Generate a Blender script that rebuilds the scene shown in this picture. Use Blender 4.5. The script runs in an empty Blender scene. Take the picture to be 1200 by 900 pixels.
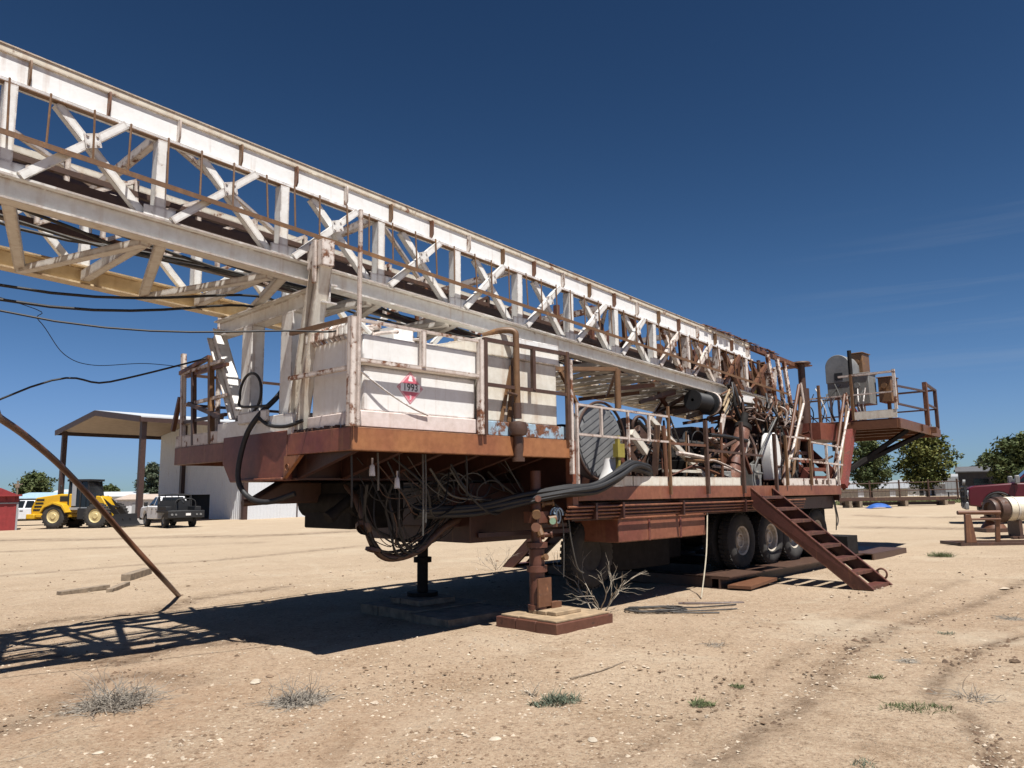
import bpy, math, random
from math import sin, cos, pi, radians, atan2, hypot
from mathutils import Vector, Matrix, noise as mn
random.seed(11)
SC = bpy.context.scene
COL = SC.collection

# ------------------------------------------------------------------ camera frame
FPX = 900.0
CAM = Vector((0, 0, 1.65))
PITCH, ROLL = math.atan(128 / FPX), radians(0.7)
_f = Vector((0, cos(PITCH), sin(PITCH))); _u = Vector((0, -sin(PITCH), cos(PITCH))); _r = Vector((1, 0, 0))
RT = _r * cos(ROLL) - _u * sin(ROLL); UP = _u * cos(ROLL) + _r * sin(ROLL); FW = _f

def ray(x, y): return FW + RT * ((x - 600) / FPX) - UP * ((y - 450) / FPX)
def at(x, y, Y):                       # point of the line of sight at world depth Y
    r = ray(x, y); return CAM + r * (Y / r.y)

def gz(x, y):                          # the lie of the land
    z = 0.0125 * max(-60, min(60, x)) - 0.10 + 0.0045 * max(0, min(60, y - 13)) + 0.003 * max(0, min(50, x - 6))
    return z
def onground(px, py):
    r = ray(px, py); p = None; z = 0.0
    for _ in range(12):
        t = (z - CAM.z) / r.z; p = CAM + r * t; z = gz(p.x, p.y)
    return p

# rig frame: u along the trailer, v across (away from the camera), z up
RO = Vector((3.907, 13.906, 0)); RD = Vector((0.6949, 0.7191, 0)); RL = Vector((-0.7191, 0.6949, 0))
RYAW = atan2(RD.y, RD.x)
def R(u, v, z): return RO + RD * u + RL * v + Vector((0, 0, z))
def rg(u, v): p = R(u, v, 0); return gz(p.x, p.y)

# ------------------------------------------------------------------ mesh builder
class MB:
    def __init__(s): s.v = []; s.f = []; s.sm = []; s.mi = []; s.m = 0
    def add(s, vs, fs, smooth=False):
        o = len(s.v); s.v += [tuple(v) for v in vs]
        for f in fs:
            s.f.append(tuple(i + o for i in f)); s.sm.append(smooth); s.mi.append(s.m)
    def obox(s, c, a, b, d):
        c, a, b, d = map(Vector, (c, a, b, d))
        vs = [c + a * i + b * j + d * k for k in (-1, 1) for j in (-1, 1) for i in (-1, 1)]
        s.add(vs, [(0, 2, 3, 1), (4, 5, 7, 6), (0, 1, 5, 4), (2, 6, 7, 3), (0, 4, 6, 2), (1, 3, 7, 5)])
    def box(s, x0, x1, y0, y1, z0, z1):
        s.obox(((x0 + x1) / 2, (y0 + y1) / 2, (z0 + z1) / 2), (abs(x1 - x0) / 2, 0, 0), (0, abs(y1 - y0) / 2, 0), (0, 0, abs(z1 - z0) / 2))
    def beam(s, p, q, w, h, up=(0, 0, 1)):
        p, q, up = Vector(p), Vector(q), Vector(up)
        d = q - p
        if d.length < 1e-6: return
        dn = d.normalized(); sd = dn.cross(up)
        if sd.length < 1e-3: sd = dn.cross(Vector((1, 0, 0)))
        sd.normalize(); u2 = sd.cross(dn)
        s.obox((p + q) / 2, d / 2, sd * w / 2, u2 * h / 2)
    def hbeam(s, p, q, w, h, t=0.02, up=(0, 0, 1)):
        p, q = Vector(p), Vector(q); dn = (q - p).normalized(); sd = dn.cross(Vector(up)).normalized(); u2 = sd.cross(dn)
        s.beam(p + u2 * (h / 2 - t / 2), q + u2 * (h / 2 - t / 2), w, t, up)
        s.beam(p - u2 * (h / 2 - t / 2), q - u2 * (h / 2 - t / 2), w, t, up)
        s.beam(p, q, t, h - 2 * t, up)
    def tube(s, pts, r, n=8, caps=True):
        pts = [Vector(p) for p in pts]; m = len(pts)
        rs = r if isinstance(r, (list, tuple)) else [r] * m
        prev = None; vs = []
        for i, p in enumerate(pts):
            t = (pts[min(i + 1, m - 1)] - pts[max(i - 1, 0)])
            if t.length < 1e-9: t = Vector((0, 0, 1))
            t.normalize()
            if prev is None:
                a = t.cross(Vector((0, 0, 1)))
                if a.length < 1e-2: a = t.cross(Vector((1, 0, 0)))
            else:
                a = prev - t * prev.dot(t)
                if a.length < 1e-3: a = t.cross(Vector((0.3, 1, 0.2)))
            a.normalize(); prev = a; b = t.cross(a)
            for k in range(n):
                g = 2 * pi * k / n
                vs.append(p + (a * cos(g) + b * sin(g)) * rs[i])
        fs = [(i * n + k, i * n + (k + 1) % n, (i + 1) * n + (k + 1) % n, (i + 1) * n + k) for i in range(m - 1) for k in range(n)]
        s.add(vs, fs, True)
        if caps:
            s.add(vs[:n], [tuple(reversed(range(n)))]); s.add(vs[-n:], [tuple(range(n))])
    def cyl(s, p, q, r, n=14, r2=None): s.tube([p, q], [r, r if r2 is None else r2], n)
    def lathe(s, prof, o, ax, n=24, smooth=True):     # prof: (radius, offset along axis)
        o, ax = Vector(o), Vector(ax).normalized()
        a = ax.cross(Vector((0, 0, 1)))
        if a.length < 1e-2: a = ax.cross(Vector((1, 0, 0)))
        a.normalize(); b = ax.cross(a); vs = []
        for r, t in prof:
            for k in range(n):
                g = 2 * pi * k / n; vs.append(o + ax * t + (a * cos(g) + b * sin(g)) * max(r, 1e-4))
        s.add(vs, [(i * n + k, i * n + (k + 1) % n, (i + 1) * n + (k + 1) % n, (i + 1) * n + k) for i in range(len(prof) - 1) for k in range(n)], smooth)
    def prism(s, poly, ex):
        poly = [Vector(p) for p in poly]; ex = Vector(ex); n = len(poly)
        s.add(poly + [p + ex for p in poly], [tuple(range(n))[::-1], tuple(range(n, 2 * n))] + [(i, (i + 1) % n, n + (i + 1) % n, n + i) for i in range(n)])
    def build(s, name, mat, parent=None, loc=None, rz=0, bevel=0.0):
        me = bpy.data.meshes.new(name); me.from_pydata(s.v, [], s.f)
        me.polygons.foreach_set('use_smooth', s.sm); me.polygons.foreach_set('material_index', s.mi)
        for m in (mat if isinstance(mat, (list, tuple)) else [mat]): me.materials.append(m)
        import bmesh
        bm = bmesh.new(); bm.from_mesh(me); bmesh.ops.recalc_face_normals(bm, faces=bm.faces); bm.to_mesh(me); bm.free()
        me.set_sharp_from_angle(angle=radians(38)); me.update()
        o = bpy.data.objects.new(name, me); COL.objects.link(o)
        if parent: o.parent = parent
        if loc is not None: o.location = loc
        o.rotation_euler = (0, 0, rz)
        if bevel:
            b = o.modifiers.new('bevel', 'BEVEL'); b.width = bevel; b.segments = 2; b.limit_method = 'ANGLE'; b.angle_limit = radians(40)
        return o

def tag(o, label=None, cat=None, group=None, kind=None):
    if label: o['label'] = label
    if cat: o['category'] = cat
    if group: o['group'] = group
    if kind: o['kind'] = kind
    return o
def thing(name, label, cat, loc=(0, 0, 0), rz=0, group=None):
    o = bpy.data.objects.new(name, None); COL.objects.link(o); o.empty_display_size = .3
    o.location = loc; o.rotation_euler = (0, 0, rz)
    return tag(o, label, cat, group)

def arc(pts, n=6):                       # smooth curve through points
    P = [Vector(p) for p in pts]; out = []
    for i in range(len(P) - 1):
        p0 = P[max(i - 1, 0)]; p1 = P[i]; p2 = P[i + 1]; p3 = P[min(i + 2, len(P) - 1)]
        for k in range(n):
            t = k / n
            out.append(0.5 * ((2 * p1) + (p2 - p0) * t + (2 * p0 - 5 * p1 + 4 * p2 - p3) * t * t + (3 * p1 - p0 - 3 * p2 + p3) * t ** 3))
    out.append(P[-1]); return out
def sag(p, q, d, n=14):
    p, q = Vector(p), Vector(q)
    return [p.lerp(q, i / n) - Vector((0, 0, d * 4 * (i / n) * (1 - i / n))) for i in range(n + 1)]

# ------------------------------------------------------------------ materials
class NT:
    def __init__(s, name):
        s.m = bpy.data.materials.new(name); s.m.use_nodes = True; s.t = s.m.node_tree; s.t.nodes.clear()
        s.out = s.n('ShaderNodeOutputMaterial'); s.b = s.n('ShaderNodeBsdfPrincipled'); s.l(s.b.outputs[0], s.out.inputs[0])
    def n(s, k, **kw):
        x = s.t.nodes.new(k)
        for a, b in kw.items(): setattr(x, a, b)
        return x
    def l(s, a, b): s.t.links.new(a, b)
    def coord(s, scale=(1, 1, 1), kind='Object'):
        tc = s.n('ShaderNodeTexCoord'); mp = s.n('ShaderNodeMapping'); mp.inputs['Scale'].default_value = scale
        s.l(tc.outputs[kind], mp.inputs[0]); return mp.outputs[0]
    def noise(s, vec, scale, detail=6, rough=.6, dist=0):
        x = s.n('ShaderNodeTexNoise'); x.inputs['Scale'].default_value = scale; x.inputs['Detail'].default_value = detail
        x.inputs['Roughness'].default_value = rough; x.inputs['Distortion'].default_value = dist
        s.l(vec, x.inputs['Vector']); return x.outputs['Fac']
    def step(s, fac, a, b):
        x = s.n('ShaderNodeMapRange'); x.inputs[1].default_value = a; x.inputs[2].default_value = b; s.l(fac, x.inputs[0]); return x.outputs[0]
    def mix(s, fac, a, b):
        x = s.n('ShaderNodeMix', data_type='RGBA')
        for inp, val in ((x.inputs[0], fac), (x.inputs[6], a), (x.inputs[7], b)):
            if isinstance(val, (int, float)): inp.default_value = val
            elif isinstance(val, tuple): inp.default_value = (*val, 1)
            else: s.l(val, inp)
        return x.outputs[2]
    def math(s, op, a, b=None, clamp=False):
        x = s.n('ShaderNodeMath', operation=op); x.use_clamp = clamp
        for i, v in enumerate((a, b)):
            if v is None: continue
            if isinstance(v, (int, float)): x.inputs[i].default_value = v
            else: s.l(v, x.inputs[i])
        return x.outputs[0]
    def bump(s, h, strength, dist=.01):
        x = s.n('ShaderNodeBump'); x.inputs['Strength'].default_value = strength; x.inputs['Distance'].default_value = dist
        s.l(h, x.inputs['Height']); s.l(x.outputs[0], s.b.inputs['Normal'])

RUST1, RUST2 = (.20, .075, .030), (.075, .033, .020)
def paint(name, base, rust=.3, streak=.3, dirt=.25, rough=.5, rust_a=RUST1, rust_b=RUST2, scale=1.0, base2=None, metal=0, edge=0.0):
    t = NT(name); v = t.coord()
    n1 = t.noise(v, 2.3 * scale, 9, .68, .4); n2 = t.noise(v, 11 * scale, 6, .65)
    vs = t.coord((9 * scale, 9 * scale, .55)); n3 = t.noise(vs, 1.0, 5, .6)
    col = base
    if base2 is not None: col = t.mix(t.step(t.noise(v, .9 * scale, 4, .55), .42, .60), base, base2)
    grime = t.mix(t.step(n2, .35, .75), (1, 1, 1), (1 - dirt, 1 - dirt * 1.15, 1 - dirt * 1.35))
    mm = t.n('ShaderNodeMix', data_type='RGBA', blend_type='MULTIPLY'); mm.inputs[0].default_value = 1
    if isinstance(col, tuple): mm.inputs[6].default_value = (*col, 1)
    else: t.l(col, mm.inputs[6])
    t.l(grime, mm.inputs[7]); col = mm.outputs[2]
    if streak > 0:
        st = t.math('MULTIPLY', t.step(n3, .64 - .16 * streak, .78), t.step(n1, .34, .60))
        col = t.mix(t.math('MULTIPLY', st, .75), col, (.30, .155, .065))
    if edge > 0:
        bv = t.n('ShaderNodeBevel', samples=3); bv.inputs['Radius'].default_value = .034; ge = t.n('ShaderNodeNewGeometry')
        dp = t.n('ShaderNodeVectorMath', operation='DOT_PRODUCT'); t.l(bv.outputs[0], dp.inputs[0]); t.l(ge.outputs['Normal'], dp.inputs[1])
        em = t.step(dp.outputs['Value'], .99, .92); em = t.math('MULTIPLY', em, t.step(t.noise(v, 3.5 * scale, 6, .7), .53 - .22 * edge, .59 - .20 * edge))
        col = t.mix(t.math('MULTIPLY', em, .85), col, t.mix(t.step(n2, .4, .6), (.19, .085, .036), (.075, .036, .022)))
    if rust > 0:
        comb = t.math('ADD', t.math('MULTIPLY', n1, .62), t.math('MULTIPLY', n2, .38))
        thr = .72 - .30 * rust
        mask = t.step(comb, thr, thr + .045)
        rc = t.mix(t.step(t.noise(v, 17 * scale, 5, .7), .35, .65), rust_a, rust_b)
        col = t.mix(mask, col, rc)
        t.l(t.mix(mask, (rough,) * 3, (.92,) * 3), t.b.inputs['Roughness'])
    else: t.b.inputs['Roughness'].default_value = rough
    t.l(col, t.b.inputs['Base Color']); t.b.inputs['Metallic'].default_value = metal
    t.bump(t.noise(v, 38 * scale, 4, .7), .22, .006)
    return t.m
def plain(name, col, rough=.6, metal=0, var=.25, scale=6, spec=None, bump=.15):
    t = NT(name); v = t.coord(); n = t.noise(v, scale, 6, .62)
    c2 = tuple(c * (1 - var) for c in col); c1 = tuple(min(1, c * (1 + var * .6)) for c in col)
    t.l(t.mix(t.step(n, .3, .7), c2, c1), t.b.inputs['Base Color'])
    t.b.inputs['Roughness'].default_value = rough; t.b.inputs['Metallic'].default_value = metal
    if spec is not None: t.b.inputs['Specular IOR Level'].default_value = spec
    if bump: t.bump(t.noise(v, scale * 6, 4, .65), bump, .006)
    return t.m

M = {}
M['girder'] = paint('girder_white', (.72, .72, .705), .18, .50, .10, edge=0.35)
M['cap'] = paint('cap_cream_rust', (.62, .57, .47), .50, .9, .2, edge=0.90)
M['white'] = paint('mast_white', (.70, .695, .67), .30, .35, .18, edge=0.45)
M['chord'] = paint('chord_white', (.60, .585, .55), .32, .6, .2, edge=0.60)
M['yellowed'] = paint('rust_stained_cream', (.60, .485, .31), .42, .6, .25, edge=0.70)
M['rusty_white'] = paint('rusty_white', (.63, .57, .52), .64, .5, .25, edge=0.80)
M['tank'] = paint('tank_white', (.73, .725, .70), .14, .55, .10, rough=.4, edge=0.50)
M['tank_dirty'] = paint('tank_cream', (.66, .63, .55), .28, 1.0, .2, rough=.5, edge=0.70)
M['pink'] = paint('pink_primer', (.66, .57, .53), .26, .4, .2, rust_a=(.4, .10, .07), rust_b=(.5, .3, .26))
M['blue_rust'] = paint('blue_flaked', (.30, .42, .52), .80, .2, .3)
M['deck'] = paint('deck_orange_red', (.33, .142, .056), .38, .35, .3, base2=(.265, .100, .045), rust_a=(.38, .20, .09), rust_b=(.16, .065, .035), edge=0.70)
M['maroon'] = paint('maroon_paint', (.12, .028, .026), .40, .2, .4, base2=(.20, .062, .038), rust_a=(.22, .08, .04), rust_b=(.09, .035, .025), edge=0.50)
M['frame'] = paint('frame_red', (.048, .017, .012), .45, .15, .4, rust_a=(.05, .021, .013), rust_b=(.022, .011, .008))
M['side_red'] = paint('side_red', (.235, .088, .048), .45, .4, .35, base2=(.165, .05, .032),  rust_a=(.24, .095, .05), rust_b=(.11, .04, .026), edge=0.70)
M['stair'] = paint('stair_red', (.105, .034, .025), .50, .1, .35, base2=(.07, .024, .019),  rust_a=(.14, .055, .034), rust_b=(.06, .023, .018), edge=0.60)
M['column'] = paint('column_red', (.21, .052, .042), .60, .2, .4, rust_a=(.17, .065, .045), rust_b=(.08, .035, .028), scale=2.5)
M['rust'] = paint('bare_rust', (.135, .058, .029), .5, .3, .3, rust_a=(.26, .11, .045), rust_b=(.07, .035, .022))
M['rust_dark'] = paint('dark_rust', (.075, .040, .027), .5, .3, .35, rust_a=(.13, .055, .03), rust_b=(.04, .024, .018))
M['rust_pipe'] = paint('pipe_rust', (.155, .083, .038), .55, .4, .3, rust_a=(.25, .13, .045), rust_b=(.10, .05, .03))
M['ram'] = paint('ram_rust', (.15, .065, .042), .75, .2, .3, rust_a=(.27, .13, .08), rust_b=(.08, .035, .026), scale=3)
M['steel'] = plain('dark_steel', (.017, .015, .014), .75, 0, .45, 9, spec=.15)
M['black'] = plain('black_paint', (.011, .011, .012), .6, 0, .3, 9)
M['rubber'] = plain('rubber', (.022, .021, .021), .72, 0, .35, 14)
M['tyre'] = plain('dusty_tyre', (.035, .032, .029), .85, 0, .45, 7)
M['hose'] = plain('hose_black', (.013, .013, .014), .6, 0, .35, 18)
M['hose_grey'] = plain('hose_grey', (.075, .072, .066), .6, 0, .35, 14)
M['cable'] = plain('cable_black', (.012, .012, .013), .6, 0, .3, 9)
M['wire'] = plain('wire_rope', (.06, .055, .05), .6, .4, .4, 20)
M['galv'] = plain('galvanised', (.20, .20, .195), .55, .2, .25, 5)
M['grey'] = paint('grey_box', (.20, .20, .19), .3, .3, .3)
M['blue'] = plain('blue_plastic', (.10, .28, .50), .4, 0, .2, 8)
M['yellow_old'] = paint('old_yellow', (.30, .25, .05), .35, .3, .3)
M['wood'] = plain('old_timber', (.30, .215, .13), .85, 0, .45, 5)
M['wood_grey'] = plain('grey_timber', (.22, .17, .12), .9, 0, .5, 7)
M['jack'] = paint('jack_rust', (.115, .044, .027), .5, .3, .35, rust_a=(.095, .040, .024), rust_b=(.035, .018, .013))
M['rim'] = paint('rim_white', (.54, .49, .41), .42, .3, .35, scale=2)

# ------------------------------------------------------------------ ground
GV = NT('dirt')
def build_ground():
    def grow(a, lim, g=1.09, s0=.08):
        out = []; x = a; s = s0
        while x < lim: s *= g; x += s; out.append(x)
        return out
    xs = [-9 + .075 * i for i in range(int(22 / .075))]
    ys = [2.2 + .065 * i for i in range(int(13.8 / .065))]
    xr = grow(xs[-1], 900, 1.085); xl = [-(a) for a in grow(9, 900, 1.085)][::-1]
    yr = grow(ys[-1], 1500, 1.06); yl = [2.2 - (a) for a in grow(0, 60, 1.2)][::-1]
    X = xl + xs + xr; Y = yl + ys + yr
    # wheel tracks: pixel traces dropped on the ground, (points, half width, depth, strength)
    tr = []
    def T(pts, w, dep, st): tr.append(([onground(*p) for p in pts], w, dep, st))
    T([(1165, 905), (1150, 868), (1128, 838), (1095, 822), (1105, 790), (1150, 760), (1200, 745)], .10, .03, .8)
    T([(830, 900), (890, 858), (950, 815), (985, 770), (1040, 738), (1095, 722), (1150, 705), (1200, 680)], .15, .03, .7)
    T([(700, 905), (800, 850), (880, 800), (940, 760), (1010, 725), (1075, 702), (1130, 680)], .12, .015, .35)
    T([(-20, 745), (60, 728), (120, 722), (180, 716), (240, 700), (330, 688)], .30, .03, .8)
    T([(-20, 774), (60, 768), (140, 775), (185, 762), (290, 750)], .25, .04, .9)
    T([(-30, 633), (100, 632), (200, 629), (300, 628), (420, 622)], .9, .05, 1.0)
    T([(-30, 648), (60, 644), (180, 640), (300, 636)], .5, .03, .7)
    T([(160, 662), (230, 658), (300, 652), (420, 640)], .35, .03, .7)
    T([(-10, 676), (60, 670), (130, 664), (200, 660)], .3, .03, .6)
    T([(1010, 604), (1060, 606), (1130, 606), (1200, 606)], .5, .03, .9)
    T([(1010, 618), (1100, 619), (1200, 620)], .7, .03, .95)
    T([(0, 855), (60, 838), (110, 800), (180, 790), (215, 800)], .28, .02, .6)
    segs = []
    for pts, w, dep, st in tr:
        pp = arc(pts, 5)
        for a, b in zip(pp[:-1], pp[1:]): segs.append((a.x, a.y, b.x, b.y, w, dep, st, min(a.x, b.x) - 3 * w, max(a.x, b.x) + 3 * w, min(a.y, b.y) - 3 * w, max(a.y, b.y) + 3 * w))
    vs = []; tk = []
    for y in Y:
        sy = [s for s in segs if s[9] <= y <= s[10]]
        for x in X:
            z = gz(x, y); d = hypot(x, y); k = 0.0
            if d < 70:
                n1 = mn.fractal(Vector((x * .45, y * .45, 3.1)), 1.0, 2.1, 4)
                z += .022 * n1 * min(1, 1.3)
                if d < 24:
                    n2 = mn.noise(Vector((x * 3.1, y * 3.1, 7))); n3 = mn.noise(Vector((x * 8.2, y * 8.2, 1)))
                    z += .006 * n2 + .0045 * n3
                for s in sy:
                    if s[7] <= x <= s[8]:
                        ax, ay, bx, by = s[:4]; L2 = (bx - ax) ** 2 + (by - ay) ** 2
                        t = max(0, min(1, ((x - ax) * (bx - ax) + (y - ay) * (by - ay)) / L2)) if L2 > 0 else 0
                        q = hypot(x - ax - t * (bx - ax), y - ay - t * (by - ay)) / s[4]
                        if q < 2.2:
                            wgt = math.exp(-q * q * 1.3) * s[6]
                            if wgt > k:
                                k = wgt
                                z += 0
                if k > .05: z += -.014 * k + .016 * k * mn.noise(Vector((x * 5.5, y * 5.5, 13))) + (.016 * k * mn.noise(Vector((x * 14, y * 14, 3))) if d < 20 else 0)
            vs.append((x, y, z)); tk.append(k)
    nx = len(X)
    fs = [(j * nx + i, j * nx + i + 1, (j + 1) * nx + i + 1, (j + 1) * nx + i) for j in range(len(Y) - 1) for i in range(nx - 1)]
    me = bpy.data.meshes.new('ground'); me.from_pydata(vs, [], fs)
    at_ = me.attributes.new('track', 'FLOAT', 'POINT'); at_.data.foreach_set('value', tk)
    me.polygons.foreach_set('use_smooth', [True] * len(fs))
    t = GV; v = t.coord()
    big = t.noise(v, .16, 5, .6, .3); med = t.noise(v, .9, 7, .65); fine = t.noise(v, 9, 8, .72); grain = t.noise(v, 70, 4, .7)
    mid = t.noise(v, 27, 5, .75)
    col = t.mix(t.step(big, .40, .62), (.322, .230, .154), (.385, .290, .202))
    col = t.mix(t.math('MULTIPLY', t.step(med, .48, .66), .6), col, (.235, .155, .092))
    col = t.mix(t.math('MULTIPLY', t.step(fine, .50, .70), .55), col, (.40, .315, .218))
    col = t.mix(t.math('MULTIPLY', t.step(fine, .47, .32), .55), col, (.12, .080, .049))
    col = t.mix(t.math('MULTIPLY', t.step(mid, .54, .64), .70), col, (.47, .385, .28))
    col = t.mix(t.math('MULTIPLY', t.step(mid, .45, .36), .70), col, (.085, .056, .034))
    col = t.mix(t.math('MULTIPLY', t.step(grain, .56, .64), .5), col, (.42, .355, .27))
    col = t.mix(t.math('MULTIPLY', t.step(grain, .43, .35), .5), col, (.085, .057, .035))
    geo0 = t.n('ShaderNodeNewGeometry'); sx0 = t.n('ShaderNodeSeparateXYZ'); t.l(geo0.outputs['Position'], sx0.inputs[0])
    patch = t.noise(v, .33, 6, .68, .6); red = t.math('MULTIPLY', t.step(sx0.outputs[0], 1.5, -4.5), t.step(sx0.outputs[1], 11, 6)); red = t.math('MULTIPLY', red, t.step(patch, .40, .60))
    col = t.mix(t.math('MULTIPLY', red, .55), col, (.275, .150, .082))
    pale = t.math('MULTIPLY', t.step(patch, .54, .66), .5); col = t.mix(pale, col, (.45, .38, .285))
    damp = t.math('MULTIPLY', t.step(t.noise(v, .55, 6, .72, 1.0), .60, .68), .38); col = t.mix(damp, col, (.165, .105, .062))
    # far yard is a paler caliche
    geo = t.n('ShaderNodeNewGeometry'); sx = t.n('ShaderNodeSeparateXYZ'); t.l(geo.outputs['Position'], sx.inputs[0])
    far = t.math('MULTIPLY', t.step(t.math('ADD', sx.outputs[1], t.math('MULTIPLY', med, 8)), 14, 30), .55)
    col = t.mix(far, col, (.395, .320, .228))
    at2 = t.n('ShaderNodeAttribute'); at2.attribute_name = 'track'
    tr_ = t.math('MULTIPLY', at2.outputs['Fac'], t.step(t.noise(v, 4.2, 6, .7), .32, .60))
    col = t.mix(t.math('MULTIPLY', tr_, .95), col, (.085, .054, .034))
    vor = t.n('ShaderNodeTexVoronoi'); vor.inputs['Scale'].default_value = 34; t.l(v, vor.inputs['Vector'])
    peb = t.math('MULTIPLY', t.step(vor.outputs['Distance'], .24, .14), t.step(t.noise(v, 2.2, 3), .42, .58))
    col = t.mix(t.math('MULTIPLY', peb, .75), col, (.40, .345, .27))
    t.l(col, t.b.inputs['Base Color']); t.b.inputs['Roughness'].default_value = .95; t.b.inputs['Specular IOR Level'].default_value = .15
    h = t.math('ADD', t.math('MULTIPLY', fine, 1.0), t.math('ADD', t.math('MULTIPLY', grain, .45), t.math('MULTIPLY', peb, .35)))
    t.bump(h, .9, .035)
    me.materials.append(t.m)
    o = bpy.data.objects.new('ground', me); COL.objects.link(o); tag(o, kind='structure'); return o
build_ground()

def stones():
    for nm, col, N, sm, sM, sd in (('gravel', (.42, .345, .26), 20000, .005, .024, 5), ('dirt_clods', (.16, .105, .064), 11000, .005, .026, 8)):
        rnd = random.Random(sd); b = MB()
        for i in range(N):
            px = rnd.uniform(-20, 1220); py = 640 + 270 * rnd.random() ** .8
            p = onground(px, py)
            cl = mn.noise(Vector((p.x * .8, p.y * .8, sd)))
            if rnd.random() > .45 + .9 * cl: continue
            s = sm + (sM - sm) * rnd.random() ** 4
            if py < 700: s *= 1.5
            if rnd.random() < .01: s *= 2.0
            vs = []
            for d in ((1, 0, 0), (-1, 0, 0), (0, 1, 0), (0, -1, 0), (0, 0, .5), (0, 0, -.5)):
                vs.append(p + Vector(d) * s * rnd.uniform(.6, 1.3) + Vector((rnd.uniform(-.3, .3), rnd.uniform(-.3, .3), rnd.uniform(0, .2))) * s)
            b.add(vs, [(0, 2, 4), (2, 1, 4), (1, 3, 4), (3, 0, 4), (2, 0, 5), (1, 2, 5), (3, 1, 5), (0, 3, 5)])
        b.build(nm, plain(nm + '_stone', col, .9, 0, .4, 3), None)['kind'] = 'stuff'
stones()
def track_debris():
    rnd = random.Random(6); b = MB()
    for trail, w, n in (([(1175, 905), (1160, 880), (1140, 850), (1122, 832), (1095, 822)], .13, 420), ([(1095, 822), (1105, 795), (1150, 765), (1195, 748)], .14, 120), ([(860, 895), (930, 830), (985, 770), (1040, 738), (1095, 722)], .18, 170), ([(60, 800), (120, 790), (180, 785), (240, 770)], .5, 380)):
        pts = [onground(*p) for p in trail]; pp = arc(pts, 8)
        for i in range(n):
            f = rnd.random() * (len(pp) - 1.001); k = int(f); p = pp[k].lerp(pp[k + 1], f - k) + Vector((rnd.gauss(0, w), rnd.gauss(0, w), 0)); p.z = gz(p.x, p.y) - .018; sz = rnd.uniform(.006, .026) * (1 if rnd.random() < .9 else 1.6)
            a = rnd.uniform(0, 6.28); c_, s_ = cos(a), sin(a); vs = [p + Vector((c_ * x - s_ * y, s_ * x + c_ * y, z)) * sz for x, y, z in ((1.6, 0, .3), (-1.5, .2, .2), (0, .9, .4), (.1, -.8, .1), (.2, .1, 1.1))]
            b.add(vs, [(0, 2, 4), (2, 1, 4), (1, 3, 4), (3, 0, 4)])
    b.build('track_debris', plain('damp_clod', (.125, .080, .050), .95, 0, .5, 5), None)['kind'] = 'stuff'
track_debris()

# ------------------------------------------------------------------ DRILLING RIG
RIG = thing('drilling_rig', 'long rusty drilling rig trailer with white lattice mast laid down over red decks', 'drilling rig', RO, RYAW)
def part(name, mb, mat, parent=None, bevel=0): return mb.build(name, M[mat] if isinstance(mat, str) else mat, parent or RIG, bevel=bevel)

VN, VF = 1.1, 3.4
def zt(u): return 5.84 - .0655 * (u + 11.25)
def zb(u): return 4.34 - .0568 * (u + 11.14)
PU = [-15.3, -13.9, -12.52, -11.14, -9.76, -8.35, -6.96, -5.63, -4.35, -3.12, -1.88, -.69, .5, 1.7, 2.9, 4.1]
U0, U1 = -16.2, 3.22
# the mast itself: lower cross struts and lacing between its two sides
b = MB()
for i, u in enumerate(PU):
    b.beam((u, VN + .1, zb(u) + .10), (u, VF - .1, zb(u) + .10), .10, .12)
for a, c in zip(PU[:-1], PU[1:]):
    m = (a + c) / 2
    b.beam((a + .08, VN + .08, zb(a) + .03), (m, VF - .08, zb(m) + .03), .11, .07)
    b.beam((c - .08, VN + .08, zb(c) + .0), (m, VF - .08, zb(m) + .0), .11, .07)
MAST = part('mast', b, 'chord')
b = MB()
for i, u in enumerate(PU[::2]):
    b.beam((u, VN + .12, zt(u) - .30), (u, VF - .12, zt(u) - .30), .08, .10)
for a, c in zip(PU[::2][:-1], PU[::2][1:]):
    b.beam((a, VN + .12, zt(a) - .2), (c, VF - .12, zt(c) - .2), .06, .05)
part('top_lacing', b, 'rusty_white', MAST)
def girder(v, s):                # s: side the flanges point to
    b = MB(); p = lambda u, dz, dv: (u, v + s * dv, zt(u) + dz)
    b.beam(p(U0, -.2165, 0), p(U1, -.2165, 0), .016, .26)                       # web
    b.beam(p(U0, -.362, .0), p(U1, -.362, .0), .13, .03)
    g = part('girder', b, 'girder' if v == VN else 'rust_dark', MAST)  # far girder: shade on its inner face is put into this dark colour
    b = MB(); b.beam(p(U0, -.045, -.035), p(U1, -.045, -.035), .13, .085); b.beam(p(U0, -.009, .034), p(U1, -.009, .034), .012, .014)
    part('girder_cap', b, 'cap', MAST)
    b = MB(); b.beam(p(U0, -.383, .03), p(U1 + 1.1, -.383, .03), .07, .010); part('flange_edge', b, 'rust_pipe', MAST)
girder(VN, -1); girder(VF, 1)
uu = -15.9; k = 0
while uu < 3.2:
    b = MB(); z = zt(uu)
    sh = -.0655 * .07
    y1, y2 = VN - .012, VN - .085
    prof = [(y1, z - .088), (y2 + .01, z - .088), (y2, z - .11), (y2, z - .29), (y2 + .03, z - .335), (y1, z - .345)]
    b.prism([(uu - .009, a, c) for a, c in prof], (.018, 0, 0))
    part('stiffener_rib', b, ('rusty_white', 'rust_pipe', 'rust')[k % 3] if k > 4 else 'rusty_white', MAST); uu += .70; k += 1
b = MB(); b.beam((U1 - .05, VN, zt(U1) - .06), (6.0, VN, zt(6.0) - .06), .09, .10); b.beam((U1 - .05, VF, zt(U1) - .06), (6.0, VF, zt(6) - .06), .09, .10)
b.beam((5.95, VN - .2, zt(6) - .0), (5.95, VF, zt(6) - .0), .3, .03)
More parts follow.
